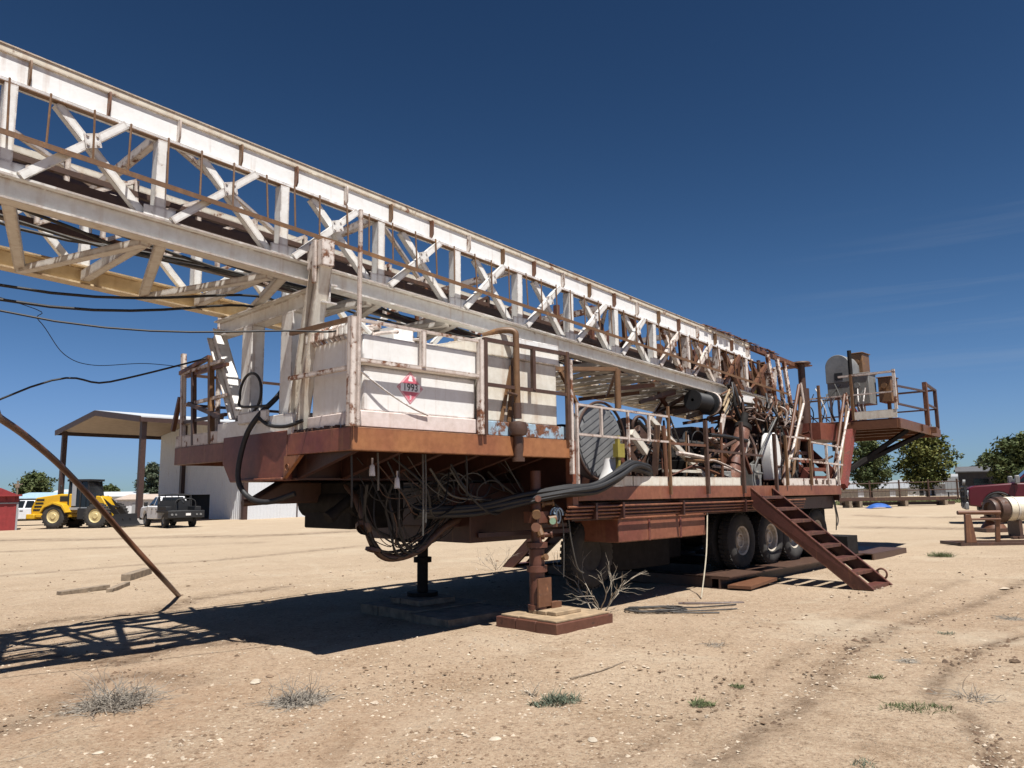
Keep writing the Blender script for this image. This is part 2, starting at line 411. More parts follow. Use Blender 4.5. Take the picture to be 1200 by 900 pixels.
part('mast_foot_chord', b, 'rust', MAST)
for v in (VN, VF):
    b = MB(); b.hbeam((U0, v, zb(U0) + .12), (5.0, v, zb(5.0) + .12), .19, .24, .022)
    part('bottom_chord', b, 'chord' if v == VN else 'yellowed', MAST)
    for i, u in enumerate(PU):
        b = MB(); b.beam((u, v, zb(u) + .235), (u, v, zt(u) - .388), .13, .11, (1, 0, 0))
        if v == VN: b.box(u - .16, u + .16, v - .012 - .055, v - .055, zb(u) + .22, zb(u) + .36)
        part('post', b, ('white' if i < 12 else 'rusty_white'), MAST)
    for i, (a, c) in enumerate(zip(PU[:-1], PU[1:])):
        w = c - a; jt = random.uniform(-.03, .03); c += 0; mt = 'white' if i < 11 else ('rusty_white' if i < 13 else 'rust')
        t1, t2 = a + .30 * w + jt, a + .72 * w + random.uniform(-.03, .03)
        b = MB(); b.beam((c - .12, v + .02, zb(c) + .24), (t1, v + .02, zt(t1) - .388), .08, .085, (0, 1, 0))
        part('diagonal_brace', b, mt, MAST)
        b = MB(); b.beam((a + .12, v - .068, zb(a) + .24), (t2, v - .068, zt(t2) - .388), .08, .085, (0, 1, 0))
        mx = a + .51 * w; mz = (zb(mx) + zt(mx)) / 2 + .22
        
        A0, A1 = Vector((c - .12, 0, zb(c) + .24)), Vector((t1, 0, zt(t1) - .388)); B0, B1 = Vector((a + .12, 0, zb(a) + .24)), Vector((t2, 0, zt(t2) - .388))
        dA, dB = A1 - A0, B1 - B0; den = dA.x * dB.z - dA.z * dB.x; tt = ((B0.x - A0.x) * dB.z - (B0.z - A0.z) * dB.x) / den; X_ = A0 + dA * tt
        b.obox((X_.x, v - .116, X_.z), (.07, 0, .025), (0, .004, 0), (-.017, 0, .07))
        for bx, bz in ((-.04, -.05), (.05, -.03), (-.05, .04), (.04, .055)): b.cyl((X_.x + bx, v - .119, X_.z + bz), (X_.x + bx, v - .132, X_.z + bz), .013, 6)
        part('diagonal_brace', b, mt, MAST)
# guard rail hung on rods under the near girder
zr = lambda u: 4.94 - .0661 * (u + 11.18)
b = MB(); b.beam((U0, VN - .15, zr(U0)), (4.7, VN - .15, zr(4.7)), .06, .012); b.beam((U0, VN - .178, zr(U0) - .03), (4.7, VN - .178, zr(4.7) - .022), .008, .04)
part('guard_rail', b, 'rust_pipe', MAST)
uu = -15.9; k = 0
while uu < 3.4:
    j = random.uniform(-.02, .02); b = MB(); b.cyl((uu + j, VN - .125, zt(uu) - .37), (uu + j * 2, VN - .15, zr(uu)), .011, 6)
    part('hanger_rod', b, 'rust_pipe', MAST); uu += .363
# lines and gear lying inside the mast
for i in range(7):
    b = MB(); v0 = 1.7 + .13 * i
    pts = [(u, v0 + .08 * mn.noise(Vector((u * .4, i * 3.1, 0))), zb(u) + .30 + .07 * sin(u * 1.3 + i) + .05 * mn.noise(Vector((u, i, 2)))) for u in [U0 + .5 * q for q in range(40)]]
    b.tube(pts, .019, 6); part('drill_line', b, 'wire', MAST)
b = MB()
for i in range(3): b.beam((U0, 1.5 + i * .7, zb(U0) + .45), (3.5, 1.5 + i * .7, zb(3.5) + .5), .09, .09)
part('inner_mast_chord', b, 'rust_dark', MAST)
for u in (-10.0, -7.2, -4.6, -2.2):
    b = MB(); z = zb(u) + .28
    b.box(u - .3, u + .35, 1.5, 1.9, z, z + .07); b.lathe([(.02, 0), (.12, 0), (.15, .03), (.12, .07), (.02, .07)], (u, 1.7, z + .2), (0, 1, 0), 14); b.cyl((u - .25, 1.6, z + .1), (u + .3, 1.8, z + .22), .035)
    b.box(u + .1, u + .3, 1.55, 1.75, z + .1, z + .24)
    part('sheave_block', b, 'rusty_white', MAST, .01)
b = MB()
uu = -2.3
while uu < 2.2: b.box(uu, uu + .26, VN + .12, VF - .12, zb(uu) - .05, zb(uu) - .03); uu += .36
part('belly_plate', b, 'chord', MAST)
rnd = random.Random(41)
for v in (1.75, 2.75):
    for i, (a, c) in enumerate(zip(PU[:-1], PU[1:])):
        for k in range(2):
            x0 = a + (c - a) * k / 2; x1 = a + (c - a) * (k + 1) / 2; mt = 'rusty_white' if i < 7 else rnd.choice(('rust', 'rust_dark', 'rusty_white'))
            b = MB(); b.beam((x0, v, zb(x0) + .42), (x1, v, zt(x1) - .62), .045, .045, (0, 1, 0)); b.beam((x1, v, zb(x1) + .42), (x1, v, zt(x1) - .62), .05, .05, (1, 0, 0)); part('inner_lacing', b, mt, MAST)
    b = MB(); b.beam((U0, v, zt(U0) - .80), (4.4, v, zt(4.4) - .72), .06, .06); part('inner_mast_chord', b, 'rust_dark', MAST)
rnd = random.Random(4)
for i in range(64):             # crowded lower section of the mast: struts of the inner section
    u = rnd.uniform(-2.2, 5.1) if i < 40 else rnd.uniform(3.0, 5.6); v = rnd.choice((1.45, 1.7, 2.2, 2.6, 3.0)); b = MB()
    u2 = u + rnd.uniform(-.7, .7)
    b.beam((u, v, zb(u) + .25), (min(u2, 5.5), v + rnd.uniform(-.1, .1), zt(u2) - .12), .07, rnd.uniform(.05, .11), (0, 1, 0))
    part('inner_strut', b, rnd.choice(('rust_dark', 'rust_dark', 'rust', 'rusty_white', 'jack')), MAST)
for (u, v, r, w, mt) in ((3.7, 1.6, .36, .25, 'rust'), (4.3, 1.5, .30, .3, 'rust_dark'), (2.2, 1.7, .3, .25, 'rust_dark'), (4.7, 1.45, .42, .12, 'rust'), (.8, 1.9, .3, .2, 'rust')):
    b = MB(); z = zb(u) + .75
    b.lathe([(.03, 0), (r, 0), (r, .03), (r * .8, .05), (r * .8, w - .05), (r, w - .03), (r, w), (.03, w)], (u, v, z), (0, 1, 0), 18)
    part('crown_sheave', b, mt, MAST)
b = MB()
for (u, s) in ((4.95, .0), (4.55, .05), (4.15, -.05)):
    b.beam((u, VN - .12, zb(u) - .05), (u - .25 + s, VN - .1, zt(u) - .1), .12, .06, (0, 1, 0))
part('hinge_leg', b, paint('flaking_white', (.70, .62, .55), .85, .6, .3, scale=2), MAST)
b = MB(); z = zb(3.2) - .02
b.box(2.45, 3.1, VN - .13, VN - .11, zb(2.7) - .02, zb(2.7) + .13); b.box(4.25, 4.9, VN - .13, VN - .11, zb(4.6) - .04, zb(4.6) + .12)
part('splice_plate', b, 'tank', MAST)
b = MB(); b.cyl((3.1, 1.35, zb(3.4) + .42), (3.75, 1.35, zb(3.7) + .40), .10, 14); part('air_bottle', b, 'yellow_old', MAST)
rnd = random.Random(77)
for i in range(60):
    u = rnd.choice((rnd.uniform(1.75, 2.3), rnd.uniform(2.9, 5.0), rnd.uniform(2.9, 5.0))); v = VN - rnd.uniform(.12, .28); z = zb(u) + rnd.uniform(-.2, .3); b = MB()
    b.tube(arc([(u, v, z), (u + rnd.uniform(-.2, .2), v - rnd.uniform(-.05, .1), z - rnd.uniform(.1, .3)), (u + rnd.uniform(-.35, .35), v + rnd.uniform(-.05, .1), z - rnd.uniform(.1, .6))], 5), rnd.choice((.012, .018, .026, .035)), 6); part('hanging_hose', b, rnd.choice(('rusty_white', 'rust', 'rust', 'hose', 'rust_dark', 'rust_pipe', 'steel')), MAST)
for i in range(34):
    u = rnd.uniform(-.5, 5.0); b = MB(); v = rnd.uniform(VN + .1, 1.7); b.beam((u, v, zb(u) - .05 - rnd.uniform(0, .15)), (u + rnd.uniform(-1, 1), v + rnd.uniform(0, 1.2), zb(u) - .1 - rnd.uniform(0, .25)), .05, rnd.uniform(.04, .1)); part('foot_bracing', b, rnd.choice(('rust_dark', 'rust', 'jack', 'steel')), MAST)
# loose top edge on the girder (flaking roll of sheet)
b = MB()
for i in range(40):
    u = 1.2 + i * .085; b.obox((u, VN - .03 + rnd.uniform(-.04, .04), zt(u) + .01 + rnd.uniform(0, .03)), (rnd.uniform(.04, .09), 0, rnd.uniform(-.01, .02)), (0, rnd.uniform(.03, .06), .01), (0, 0, .008))
part('scale_crust', b, 'rust', MAST)

# ---- front mast stand
b = MB(); uS = -7.85; zc = zb(uS)
b.hbeam((uS, .82, zc - .14), (uS, 3.66, zc - .14), .20, .24, .02)
ST = part('mast_stand', b, 'white')
for (v0, v1, w) in ((1.60, 1.60, .26), (2.62, 2.62, .26)):
    b = MB(); b.beam((uS - .02, v0, 2.36), (uS - .02, v1, zc - .26), .18, w, (0, 1, 0)); part('stand_post', b, 'white', ST)
for (v0, v1, z0, z1) in ((1.32, .86, 2.44, 4.36), (2.80, 3.58, 2.72, zc - .22)):
    b = MB(); b.hbeam((uS - .10, v0, z0), (uS - .10, v1, z1), .17, .22, .02, (0, 1, 0)); part('stand_leg', b, 'tank_dirty' if v0 < 2 else 'white', ST)
b = MB(); b.box(uS - .19, uS - .02, .70, 1.04, 4.30, 4.62); b.box(uS - .23, uS - .19, .80, .86, 4.1, 4.62); part('stand_head', b, 'rusty_white', ST, .012)
b = MB(); b.box(uS - .22, uS + .1, 1.22, 3.15, 2.36, 2.62); b.box(uS - .26, uS - .22, 1.75, 2.5, 2.56, 2.7); part('stand_sill', b, 'white', ST, .01)
b = MB(); b.box(-6.9, -6.6, 1.9, 2.45, 2.4, 3.25); b.box(-6.92, -6.58, 1.88, 2.47, 3.25, 3.29); part('small_tank', b, 'tank_dirty', ST, .01)

# ---- upper (front) deck
b = MB(); b.box(-8.02, -4.4, .02, 4.48, 2.29, 2.355); UD = part('upper_deck', b, 'frame')
b = MB(); b.box(-8.07, -4.4, -.012, .02, 2.12, 2.37); b.box(-8.02, -4.4, .02, .10, 2.12, 2.14); part('edge_beam', b, 'deck', UD, .006)
b = MB(); b.box(-8.07, -8.03, .022, 1.31, 2.12, 2.372); part('front_edge_beam', b, paint('front_edge', (.28, .098, .045), .35, .2, .35, base2=(.16, .04, .033), edge=0.60), UD, .006)
b = MB(); b.prism([(-8.075, 1.315, 2.42), (-8.075, 1.315, 1.83), (-8.075, 2.72, 1.83), (-8.075, 2.95, 2.08), (-8.075, 2.95, 2.42)], (.18, 0, 0))
b.box(-8.13, -8.076, 1.33, 2.5, 1.83, 1.865); part('front_frame', b, 'maroon', UD, .01)
b = MB(); b.prism([(-8.11, 1.31, 2.11), (-8.11, .95, 2.11), (-8.11, 1.31, 1.85)], (.05, 0, 0)); b.lathe([(.001, 0), (.04, 0), (.04, .01)], (-8.112, 1.22, 1.98), (-1, 0, 0), 12); part('front_gusset', b, 'deck', UD)
b = MB(); b.box(-8.07, -8.03, 2.952, 4.5, 2.11, 2.36); b.box(-8.03, -4.4, 4.47, 4.5, 2.11, 2.36); part('edge_beam', b, 'side_red', UD, .006)
b = MB(); b.box(-8.065, -8.045, 2.96, 4.48, 2.363, 2.53); part('kick_plate', b, 'rusty_white', UD)
for u in (-7.95, -7.35, -6.75, -6.15, -5.55, -4.95):
    b = MB(); b.prism([(u, .05, 2.28), (u, .05, 2.14), (u, 1.28, 1.85), (u, 1.28, 2.28)], (.012, 0, 0)); b.beam((u + .006, .1, 2.12), (u + .006, 1.27, 1.84), .07, .012); part('deck_gusset', b, 'frame', UD)
b = MB()
for v in (1.3, 2.75): b.hbeam((-8.0, v, 2.06), (-4.4, v, 2.06), .16, .45, .025)
for u in (-7.2, -6.2, -5.2): b.beam((u, 1.33, 2.1), (u, 2.72, 2.1), .1, .3)
part('main_frame', b, 'frame', UD)
b = MB(); b.box(-4.46, -4.34, -.014, .10, 1.45, 2.37); part('deck_step_post', b, 'side_red', UD)
b = MB(); b.box(-4.42, -4.40, .1, 4.4, 1.5, 2.28); part('bulkhead', b, 'frame', UD)
# hanging machinery under the front deck
b = MB(); b.box(-7.05, -6.2, 1.5, 2.6, 1.22, 1.82); b.cyl((-6.9, 1.42, 1.55), (-6.9, 2.7, 1.55), .2); b.box(-6.7, -6.3, 1.45, 1.5, 1.35, 1.7); part('transfer_case', b, 'steel', UD, .02)
b = MB(); b.box(-5.45, -3.4, 1.0, 3.3, .98, 1.80); b.box(-5.6, -5.45, 1.2, 3.0, 1.2, 1.75); part('belly_box', b, 'frame', UD, .01)
b = MB(); b.tube(arc([(-7.0, 1.7, 1.80), (-7.05, 1.4, 1.62), (-7.02, 1.25, 1.35), (-6.9, 1.2, 1.02), (-6.66, 1.2, .86), (-6.2, 1.2, .92), (-5.75, 1.2, 1.2), (-5.2, 1.25, 1.38)]), [.045] * 18 + [.052] * 25, 12)
b.lathe([(.02, 0), (.10, 0), (.11, .06), (.075, .1)], (-7.03, 1.2, 1.28), (-.6, -.3, -.4), 12); b.lathe([(.06, 0), (.10, .01), (.10, .05), (.06, .06)], (-6.9, 1.2, 1.0), (-.3, 0, -1), 12); part('exhaust_pipe', b, 'rust_dark', UD)
b = MB(); b.cyl((-6.85, 1.5, 1.76), (-7.34, 1.5, 1.40), .065, 12); b.cyl((-7.28, 1.5, 1.44), (-7.38, 1.5, 1.37), .08, 12); part('winch_boom', b, 'steel', UD)
for k in range(16):
    rk = random.Random(500 + k); u0_ = rk.uniform(-7.2, -6.4); b = MB()
    b.tube(arc([(u0_, rk.uniform(.9, 1.3), 1.78), (u0_ + rk.uniform(-.1, .2), 1.1, 1.3 + rk.uniform(-.2, .2)), (u0_ + rk.uniform(.2, .5), 1.15, .95 + rk.uniform(-.12, .3)), (u0_ + rk.uniform(.5, 1.1), 1.2, 1.15 + rk.uniform(-.1, .3)), (u0_ + rk.uniform(.9, 1.4), 1.3, 1.6)], 6), rk.choice((.006, .008, .011, .018)), 7); part('underside_hose', b, rk.choice(('hose', 'rust_dark', 'hose', 'steel')), UD)
b = MB(); b.prism([(-7.6, 2.2, 1.83), (-8.05, 2.2, 1.57), (-7.6, 2.2, 1.55), (-7.0, 2.2, 1.56), (-6.75, 2.2, 1.74), (-6.8, 2.2, 1.83)], (0, .25, 0)); b.cyl((-8.1, 2.3, 1.57), (-7.2, 2.3, 1.62), .045); part('tow_tongue', b, 'rust_dark', UD, .02)
rnd = random.Random(9)
for i in range(22):
    u = rnd.uniform(-7.6, -4.9); v = rnd.uniform(.5, 1.25); b = MB()
    p = [(u, v, 1.95 + rnd.uniform(0, .2)), (u + rnd.uniform(.1, .4), v - rnd.uniform(0, .25), 1.62 + rnd.uniform(-.12, .15)), (u + rnd.uniform(.5, .9), v + rnd.uniform(-.1, .1), 1.50 + rnd.uniform(-.15, .25)), (u + rnd.uniform(1.0, 1.5), v + .2, 1.75 + rnd.uniform(-.2, .2))]
    b.tube(arc(p, 7), rnd.choice((.006, .008, .011, .016)), 7); part('underside_hose', b, rnd.choice(('hose', 'hose_grey', 'hose', 'rust_dark', 'hose')), UD)
for i in range(4):
    b = MB(); c = Vector((-5.9 + .35 * (i % 3), .75, 1.78 - .1 * (i // 2))); b.tube([c + Vector((.17 * cos(a * .4) * (1 + .02 * a), .02 * a, .15 * sin(a * .4))) for a in range(34)], .010, 6); part('coiled_wire', b, 'hose_grey', UD)
for (u, l, mt) in ((-7.55, .42, 'hose_grey'), (-6.9, .95, 'hose_grey'), (-6.86, .8, 'hose_grey'), (-7.25, .75, 'wire'), (-6.2, .5, 'hose'), (-7.9, .6, 'hose')):
    b = MB(); b.tube(arc([(u, .25, 2.12), (u + .02, .26, 2.12 - l * .5), (u + .05, .3, 2.12 - l)]), .012 if mt != 'wire' else .006, 6); part('dangling_cord', b, mt, UD)
for (u, v, z) in ((-7.6, .28, 1.86), (-7.25, .28, 1.72)):
    b = MB(); b.lathe([(.001, 0), (.035, 0), (.028, .11), (.012, .13), (.012, .2)], (u, v, z), (0, 0, 1), 12); part('work_lamp', b, 'tank', UD)

# ---- tanks on the front deck
b = MB(); b.box(-7.88, -6.2, .08, 1.10, 2.56, 3.06); TK = part('fuel_tank', b, 'tank', None, .018)
b = MB(); b.prism([(-7.92, .035, 3.10), (-7.92, .08, 3.062), (-7.92, 1.12, 3.062), (-7.92, 1.14, 3.10), (-7.92, 1.14, 3.40), (-7.92, .035, 3.40)], (1.74, 0, 0)); part('tank_cap', b, 'tank', TK, .012)
b = MB(); b.box(-7.93, -6.18, .03, 1.12, 2.38, 2.557); part('tank_skirt', b, 'pink', TK, .01)
def text_mesh(body, size):
    cu = bpy.data.curves.new('lettering', 'FONT'); cu.body = body; cu.size = size; cu.align_x = 'CENTER'; cu.align_y = 'CENTER'; cu.offset = size * .012
    o = bpy.data.objects.new('lettering', cu); COL.objects.link(o)
    me = bpy.data.meshes.new_from_object(o.evaluated_get(bpy.context.evaluated_depsgraph_get()))
    vs = [v.co.copy() for v in me.vertices]; fs = [tuple(p.vertices) for p in me.polygons]
    bpy.data.objects.remove(o); bpy.data.curves.remove(cu); bpy.data.meshes.remove(me); return vs, fs
def put_text(b, body, size, f):
    vs, fs = text_mesh(body, size); b.add([f(v.x, v.y) for v in vs], fs)
b = MB(); c0, c1, yv = -7.23, 2.865, .08
D = .188
def dia(b, r, y, th=.003): b.prism([(c0 - r, y, c1), (c0, y, c1 - r), (c0 + r, y, c1), (c0, y, c1 + r)], (0, -th, 0))
b.m = 0; dia(b, D, yv - .001, .003)
b.m = 1; dia(b, D - .012, yv - .0045, .001)
b.m = 0; dia(b, D - .02, yv - .006, .001)
b.m = 1; b.box(c0 - .142, c0 + .142, yv - .009, yv - .0075, c1 - .046, c1 + .046)
b.m = 2; put_text(b, '1993', .115, lambda x, y: (c0 + x * .96, yv - .0105, c1 + y * 1.02))
b.m = 1; put_text(b, '3', .07, lambda x, y: (c0 + x, yv - .0085, c1 - .115 + y))
fl = [(-.03, .075), (.03, .075), (.032, .09), (.014, .092), (.03, .11), (.018, .125), (.02, .145), (.004, .13), (-.004, .155), (-.014, .128), (-.028, .135), (-.02, .11), (-.032, .092)]
b.prism([(c0 + x, yv - .0075, c1 + y) for x, y in fl], (0, -.001, 0))
b.build('hazard_placard', [plain('placard_red', (.56, .13, .17), .5, 0, .25, 20), plain('placard_white', (.78, .76, .76), .5, 0, .1, 20), plain('placard_black', (.02, .02, .02), .5)], TK)
# rear tank with sloping shoulder
b = MB(); b.prism([(-6.05, .07, 2.56), (-4.66, .07, 2.56), (-4.66, .07, 3.40), (-6.05, .07, 3.40)], (0, 1.1, 0)); T2 = part('mud_tank', b, 'tank_dirty', None, .012)
b = MB(); b.box(-5.52, -4.63, .04, 1.19, 3.402, 3.69); part('tank_cap', b, 'tank', T2, .01)
b = MB(); b.prism([(-6.9, .09, 3.412), (-5.53, .09, 3.412), (-5.53, .09, 3.71), (-5.72, .09, 3.72)], (0, 1.05, 0)); part('tank_shoulder', b, 'tank_dirty', T2, .008)
b = MB(); b.box(-6.17, -4.5, .035, 1.2, 2.375, 2.555); part('tank_skirt', b, 'blue_rust', T2, .008)
b = MB(); b.beam((-5.62, .05, 2.56), (-5.52, .05, 3.4), .02, .09, (1, 0, 0)); b.beam((-5.78, .05, 2.56), (-5.58, .05, 3.3), .02, .05, (1, 0, 0)); part('strap', b, 'rust_pipe', T2)
b = MB(); b.tube(arc([(-5.85, .3, 3.70), (-5.72, .10, 3.76), (-5.60, -.03, 3.74), (-5.585, -.045, 3.6), (-5.58, -.045, 3.2), (-5.57, -.045, 2.75)]), .042, 12)
DP = part('drain_pipe', b, 'rust_pipe')
b = MB(); b.cyl((-5.575, -.045, 2.80), (-5.573, -.045, 2.6), .055, 12); b.lathe([(.03, 0), (.11, .02), (.13, .10), (.11, .18), (.03, .2)], (-5.57, -.045, 2.37), (0, 0, 1), 14); b.cyl((-5.57, -.045, 2.4), (-5.57, -.045, 2.06), .062, 12); b.cyl((-5.57, -.045, 2.1), (-5.57, -.045, 2.05), .085, 12); b.cyl((-5.57, -.06, 2.9), (-5.76, -.06, 2.92), .02, 8)
part('valve', b, 'rust_dark', DP)
# pipes and fittings on the tank top and deck clutter behind the tank
rnd = random.Random(21)
for i in range(16):
    u = rnd.uniform(-7.8, -6.3); b = MB(); v = rnd.uniform(.3, 1.0)
    b.tube(arc([(u, v, 3.40), (u + .02, v, 3.46 + rnd.uniform(0, .12)), (u + rnd.uniform(.1, .4), v + rnd.uniform(-.1, .2), 3.5 + rnd.uniform(0, .15))]), rnd.uniform(.015, .04), 8); part('tank_fitting', b, rnd.choice(('rusty_white', 'white', 'rust_pipe', 'tank')))
b = MB(); b.box(-7.15, -6.85, .5, .8, 3.402, 3.68); b.box(-6.6, -6.2, .6, 1.0, 3.402, 3.56); part('valve_box', b, 'tank', None, .01)
b = MB(); b.tube(arc([(-7.95, .03, 2.98), (-7.62, .0, 2.78), (-7.28, .0, 2.63), (-7.02, .01, 2.555)]), .011, 6); part('slack_cable', b, 'tank')
for i in range(9):
    b = MB(); v = .25 + .1 * i; b.tube(arc([(-7.94, v, 3.38), (-7.97, v + .02, 3.46), (-7.9 + .1 * rnd.random(), v + .04, 3.56 + .1 * rnd.random()), (-7.6, v + .1, 3.5)]), .024, 8); b.cyl((-7.97, v + .02, 3.42), (-7.97, v + .02, 3.52), .04, 8); part('manifold_pipe', b, rnd.choice(('rusty_white', 'white', 'rust_pipe')))
b = MB()
for i in range(60):
    a = rnd.uniform(0, 6.3); s = rnd.uniform(.01, .035); b.obox((-8.0 + rnd.uniform(-.03, .03), rnd.uniform(.05, 1.25), 2.37 + s * .6), (s * cos(a), s * sin(a), 0), (-s * sin(a), s * cos(a), .01), (0, 0, s * .6))
part('deck_litter', b, 'rust_dark')['kind'] = 'stuff'

# ---- railings of the front deck
def rail(name, pts, r, mat, parent, sq=False):
    b = MB()
    if sq:
        for p, q in zip(pts[:-1], pts[1:]): b.beam(p, q, r * 2, r * 2)
    else: b.tube(pts, r, 8)
    return part(name, b, mat, parent)
FR = rail('front_railing', [(-8.1, -.02, 3.53), (-6.22, -.02, 3.53)], .017, 'rusty_white', None, True)
rail('rail', [(-8.1, -.03, 3.09), (-6.22, -.03, 3.09)], .022, 'rusty_white', FR, True)
for u, z0, z1, r, mt in ((-8.11, 2.37, 3.55, .036, 'rusty_white'), (-7.14, 3.10, 3.53, .03, 'rusty_white'), (-6.22, 2.37, 3.55, .034, 'rusty_white'), (-8.04, 2.37, 4.75, .026, 'rusty_white')):
    rail('rail_post', [(u, -.035 if z1 < 4 else -.06, z0), (u, -.035 if z1 < 4 else -.06, z1)], r, mt, FR, z1 < 4)
rail('rail', [(-8.1, -.03, 3.53), (-8.1, 1.25, 3.56)], .024, 'rust_pipe', FR, True)
rail('rail', [(-8.1, -.03, 3.0), (-8.1, 1.25, 3.02)], .024, 'rusty_white', FR, True)
BR = rail('brown_railing', [(-6.14, -.03, 3.57), (-4.55, -.03, 3.57)], .024, 'rust_dark', None, True)
rail('rail', [(-6.14, -.03, 3.0), (-4.55, -.03, 3.0)], .022, 'rust_dark', BR, True)
for u, z0, z1 in ((-6.14, 2.37, 3.59), (-5.25, 3.0, 3.57), (-4.55, 2.37, 3.6), (-4.48, 1.9, 3.5)):
    rail('rail_post', [(u, -.035, z0), (u, -.035, z1)], .026, 'rust_dark' if u < -4.5 else 'rusty_white', BR, True)
WR = rail('walkway_railing', [(-8.05, 4.4, 3.45), (-8.05, 3.1, 3.48)], .024, 'rusty_white', None, True)
for v, z1, mt, r in ((4.42, 3.75, 'rusty_white', .032), (4.05, 3.5, 'rust_dark', .03), (3.5, 3.58, 'rust_pipe', .035)):
    rail('rail_post', [(-8.04, v - .12, 2.37), (-8.04, v, z1)], r, mt, WR, True)
for z, mt in ((2.98, 'rusty_white'), (3.40, 'rust'), (2.72, 'rust_dark')): rail('rail', [(-8.03, 4.3, z), (-8.03, 3.0, z + .02)], .022, mt, WR, True)
for v0, z0, v1, z1, mt in ((4.1, 2.98, 3.05, 2.70, 'rust_dark'), (4.42, 3.1, 4.62, 2.62, 'rust'), (4.45, 3.46, 3.5, 3.58, 'rust')): rail('rail', [(-8.06, v0, z0), (-8.06, v1, z1)], .028, mt, WR, True)
for i in range(5): rail('rail_post', [(-8.0 + .85 * i, 4.46, 2.37), (-8.0 + .85 * i, 4.46, 3.45)], .022, 'rust_dark', WR, True)
for z in (3.0, 3.45): rail('rail', [(-8.0, 4.46, z), (-4.4, 4.46, z)], .02, 'rust_dark', WR, True)
rail('vent_pipe', [(-7.6, 4.15, 2.4), (-7.6, 4.2, 3.45), (-7.6, 4.22, 4.62)], .04, 'rusty_white', WR)

# ---- lower deck
b = MB(); b.box(-4.33, 5.0, .03, 4.47, 1.68, 1.725); LD = part('lower_deck', b, 'frame')
b = MB(); b.box(-4.33, 5.02, -.012, .03, 1.53, 1.735); b.box(-4.33, 5.0, .03, .12, 1.53, 1.55); part('edge_beam', b, 'side_red', LD, .006)
b = MB(); b.box(-4.33, 5.0, 4.47, 4.5, 1.5, 1.73); b.box(4.98, 5.01, .03, 4.47, 1.4, 1.725); part('edge_beam', b, 'frame', LD)
for a, c, mt in ((-3.6, -3.02, 'tank_dirty'), (-3.0, -2.06, 'tank_dirty'), (-2.0, -.89, 'tank_dirty'), (-.82, .35, 'tank_dirty'), (2.15, 3.05, 'rusty_white'), (3.1, 4.75, 'rusty_white')):
    b = MB(); b.box(a, c, -.006, .008, 1.737, 1.885); part('kick_plate', b, mt, LD)
b = MB()
for a, c in ((3.32, 3.42), (3.62, 3.70), (3.64, 3.78), (4.0, 4.1), (4.2, 4.34), (4.45, 4.5)): b.box(a, c, -.0085, -.0065, 1.76 + rnd.random() * .02, 1.86 - rnd.random() * .02)
part('faded_lettering', b, 'rust_dark', LD)
b = MB(); b.box(-4.3, 4.9, .15, .18, 1.25, 1.50); part('side_skirt', b, 'frame', LD)
for i, z in enumerate((1.30, 1.35, 1.40, 1.45)):
    b = MB(); b.cyl((-4.6, .02 - .02 * i, z), (3.0, .02 - .02 * i, z), .017, 8); part('side_pipe', b, 'side_red', LD)
for u in (-4.0, -3.35, -1.7, .4, 2.0):
    b = MB(); b.box(u - .02, u + .02, -.07, .15, 1.27, 1.50); part('pipe_bracket', b, 'frame', LD)
b = MB()
for v in (1.45, 3.05): b.hbeam((-4.3, v, 1.38), (5.6, v, 1.38), .2, .5, .03)
for u in (-4, -2.5, -1, .3, 1.5, 2.7, 3.9, 5): b.beam((u, .2, 1.6), (u, 4.3, 1.6), .1, .13)
part('chassis', b, 'frame')
b = MB(); b.box(-3.28, -.78, .10, .95, .90, 1.27); b.box(-3.3, -.76, .08, .97, 1.235, 1.275); TB = part('side_tank', b, 'side_red', None, .015)
for u in (-2.5, -1.6): b = MB(); b.box(u, u + .05, .09, .1, .9, 1.235); part('tank_strap', b, 'maroon', TB)
# wheels
def wheel(u, v0, s, rim=True):
    """one tyre on its rim; v0 = outer face, s = direction inwards"""
    b = MB(); rr = .53; z = .70
    prof = [(.27, .04), (.31, .0), (.40, -.012), (.47, .0), (.505, .03), (.53, .07), (.53, .21), (.505, .25), (.47, .28), (.38, .29), (.29, .26), (.27, .2)]
    if not rim: prof = [(.001, .06), (.26, .06)] + prof
    b.lathe([(r, s * t) for r, t in prof], (u, v0, z), (0, 1, 0), 40)
    for i in range(36):
        a = 2 * pi * i / 36; c, q = cos(a), sin(a)
        for t in (.085, .195): b.obox((u + c * .532, v0 + s * t, z + q * .532), (c * .012, 0, q * .012), (0, .045, 0), (-q * .028, 0, c * .028))
    t = part('wheel', b, 'tyre')
    if not rim: return
    b = MB(); b.lathe([(.001, .10), (.10, .10), (.11, .06), (.13, .06), (.14, .13), (.20, .15), (.235, .12), (.245, .035), (.275, .02), (.275, .10)], (u, v0, z), (0, s, 0), 28)
    for i in range(10):
        a = 2 * pi * i / 10; b.cyl((u + .165 * cos(a), v0 + s * .145, z + .165 * sin(a)), (u + .165 * cos(a), v0 + s * .115, z + .165 * sin(a)), .014, 6)
    part('rim', b, 'rim', t)
for u in (-3.15, .92, 2.14, 3.2, 4.42):
    if u < 0: continue
    u += .2; wheel(u, .40, 1); wheel(u, 4.10, -1)
    if u > 0: wheel(u, .74, 1); wheel(u, 3.76, -1)
b = MB()
for u in (1.12, 2.34, 3.4, 4.62): b.cyl((u, .6, .70), (u, 3.9, .70), .11, 12); b.lathe([(.1, -.3), (.26, -.12), (.26, .12), (.1, .3)], (u, 2.25, .70), (0, 1, 0), 14)
part('axle', b, 'steel')
wheel(-3.05, .75, 1, False)
b = MB(); b.box(-2.3, .2, 1.2, 1.62, .42, 1.2); b.box(-.5, .2, 1.63, 2.4, .45, 1.2); b.box(.2, 5.0, 1.1, 3.4, .75, 1.2); part('belly_tank', b, 'steel', None, .03)
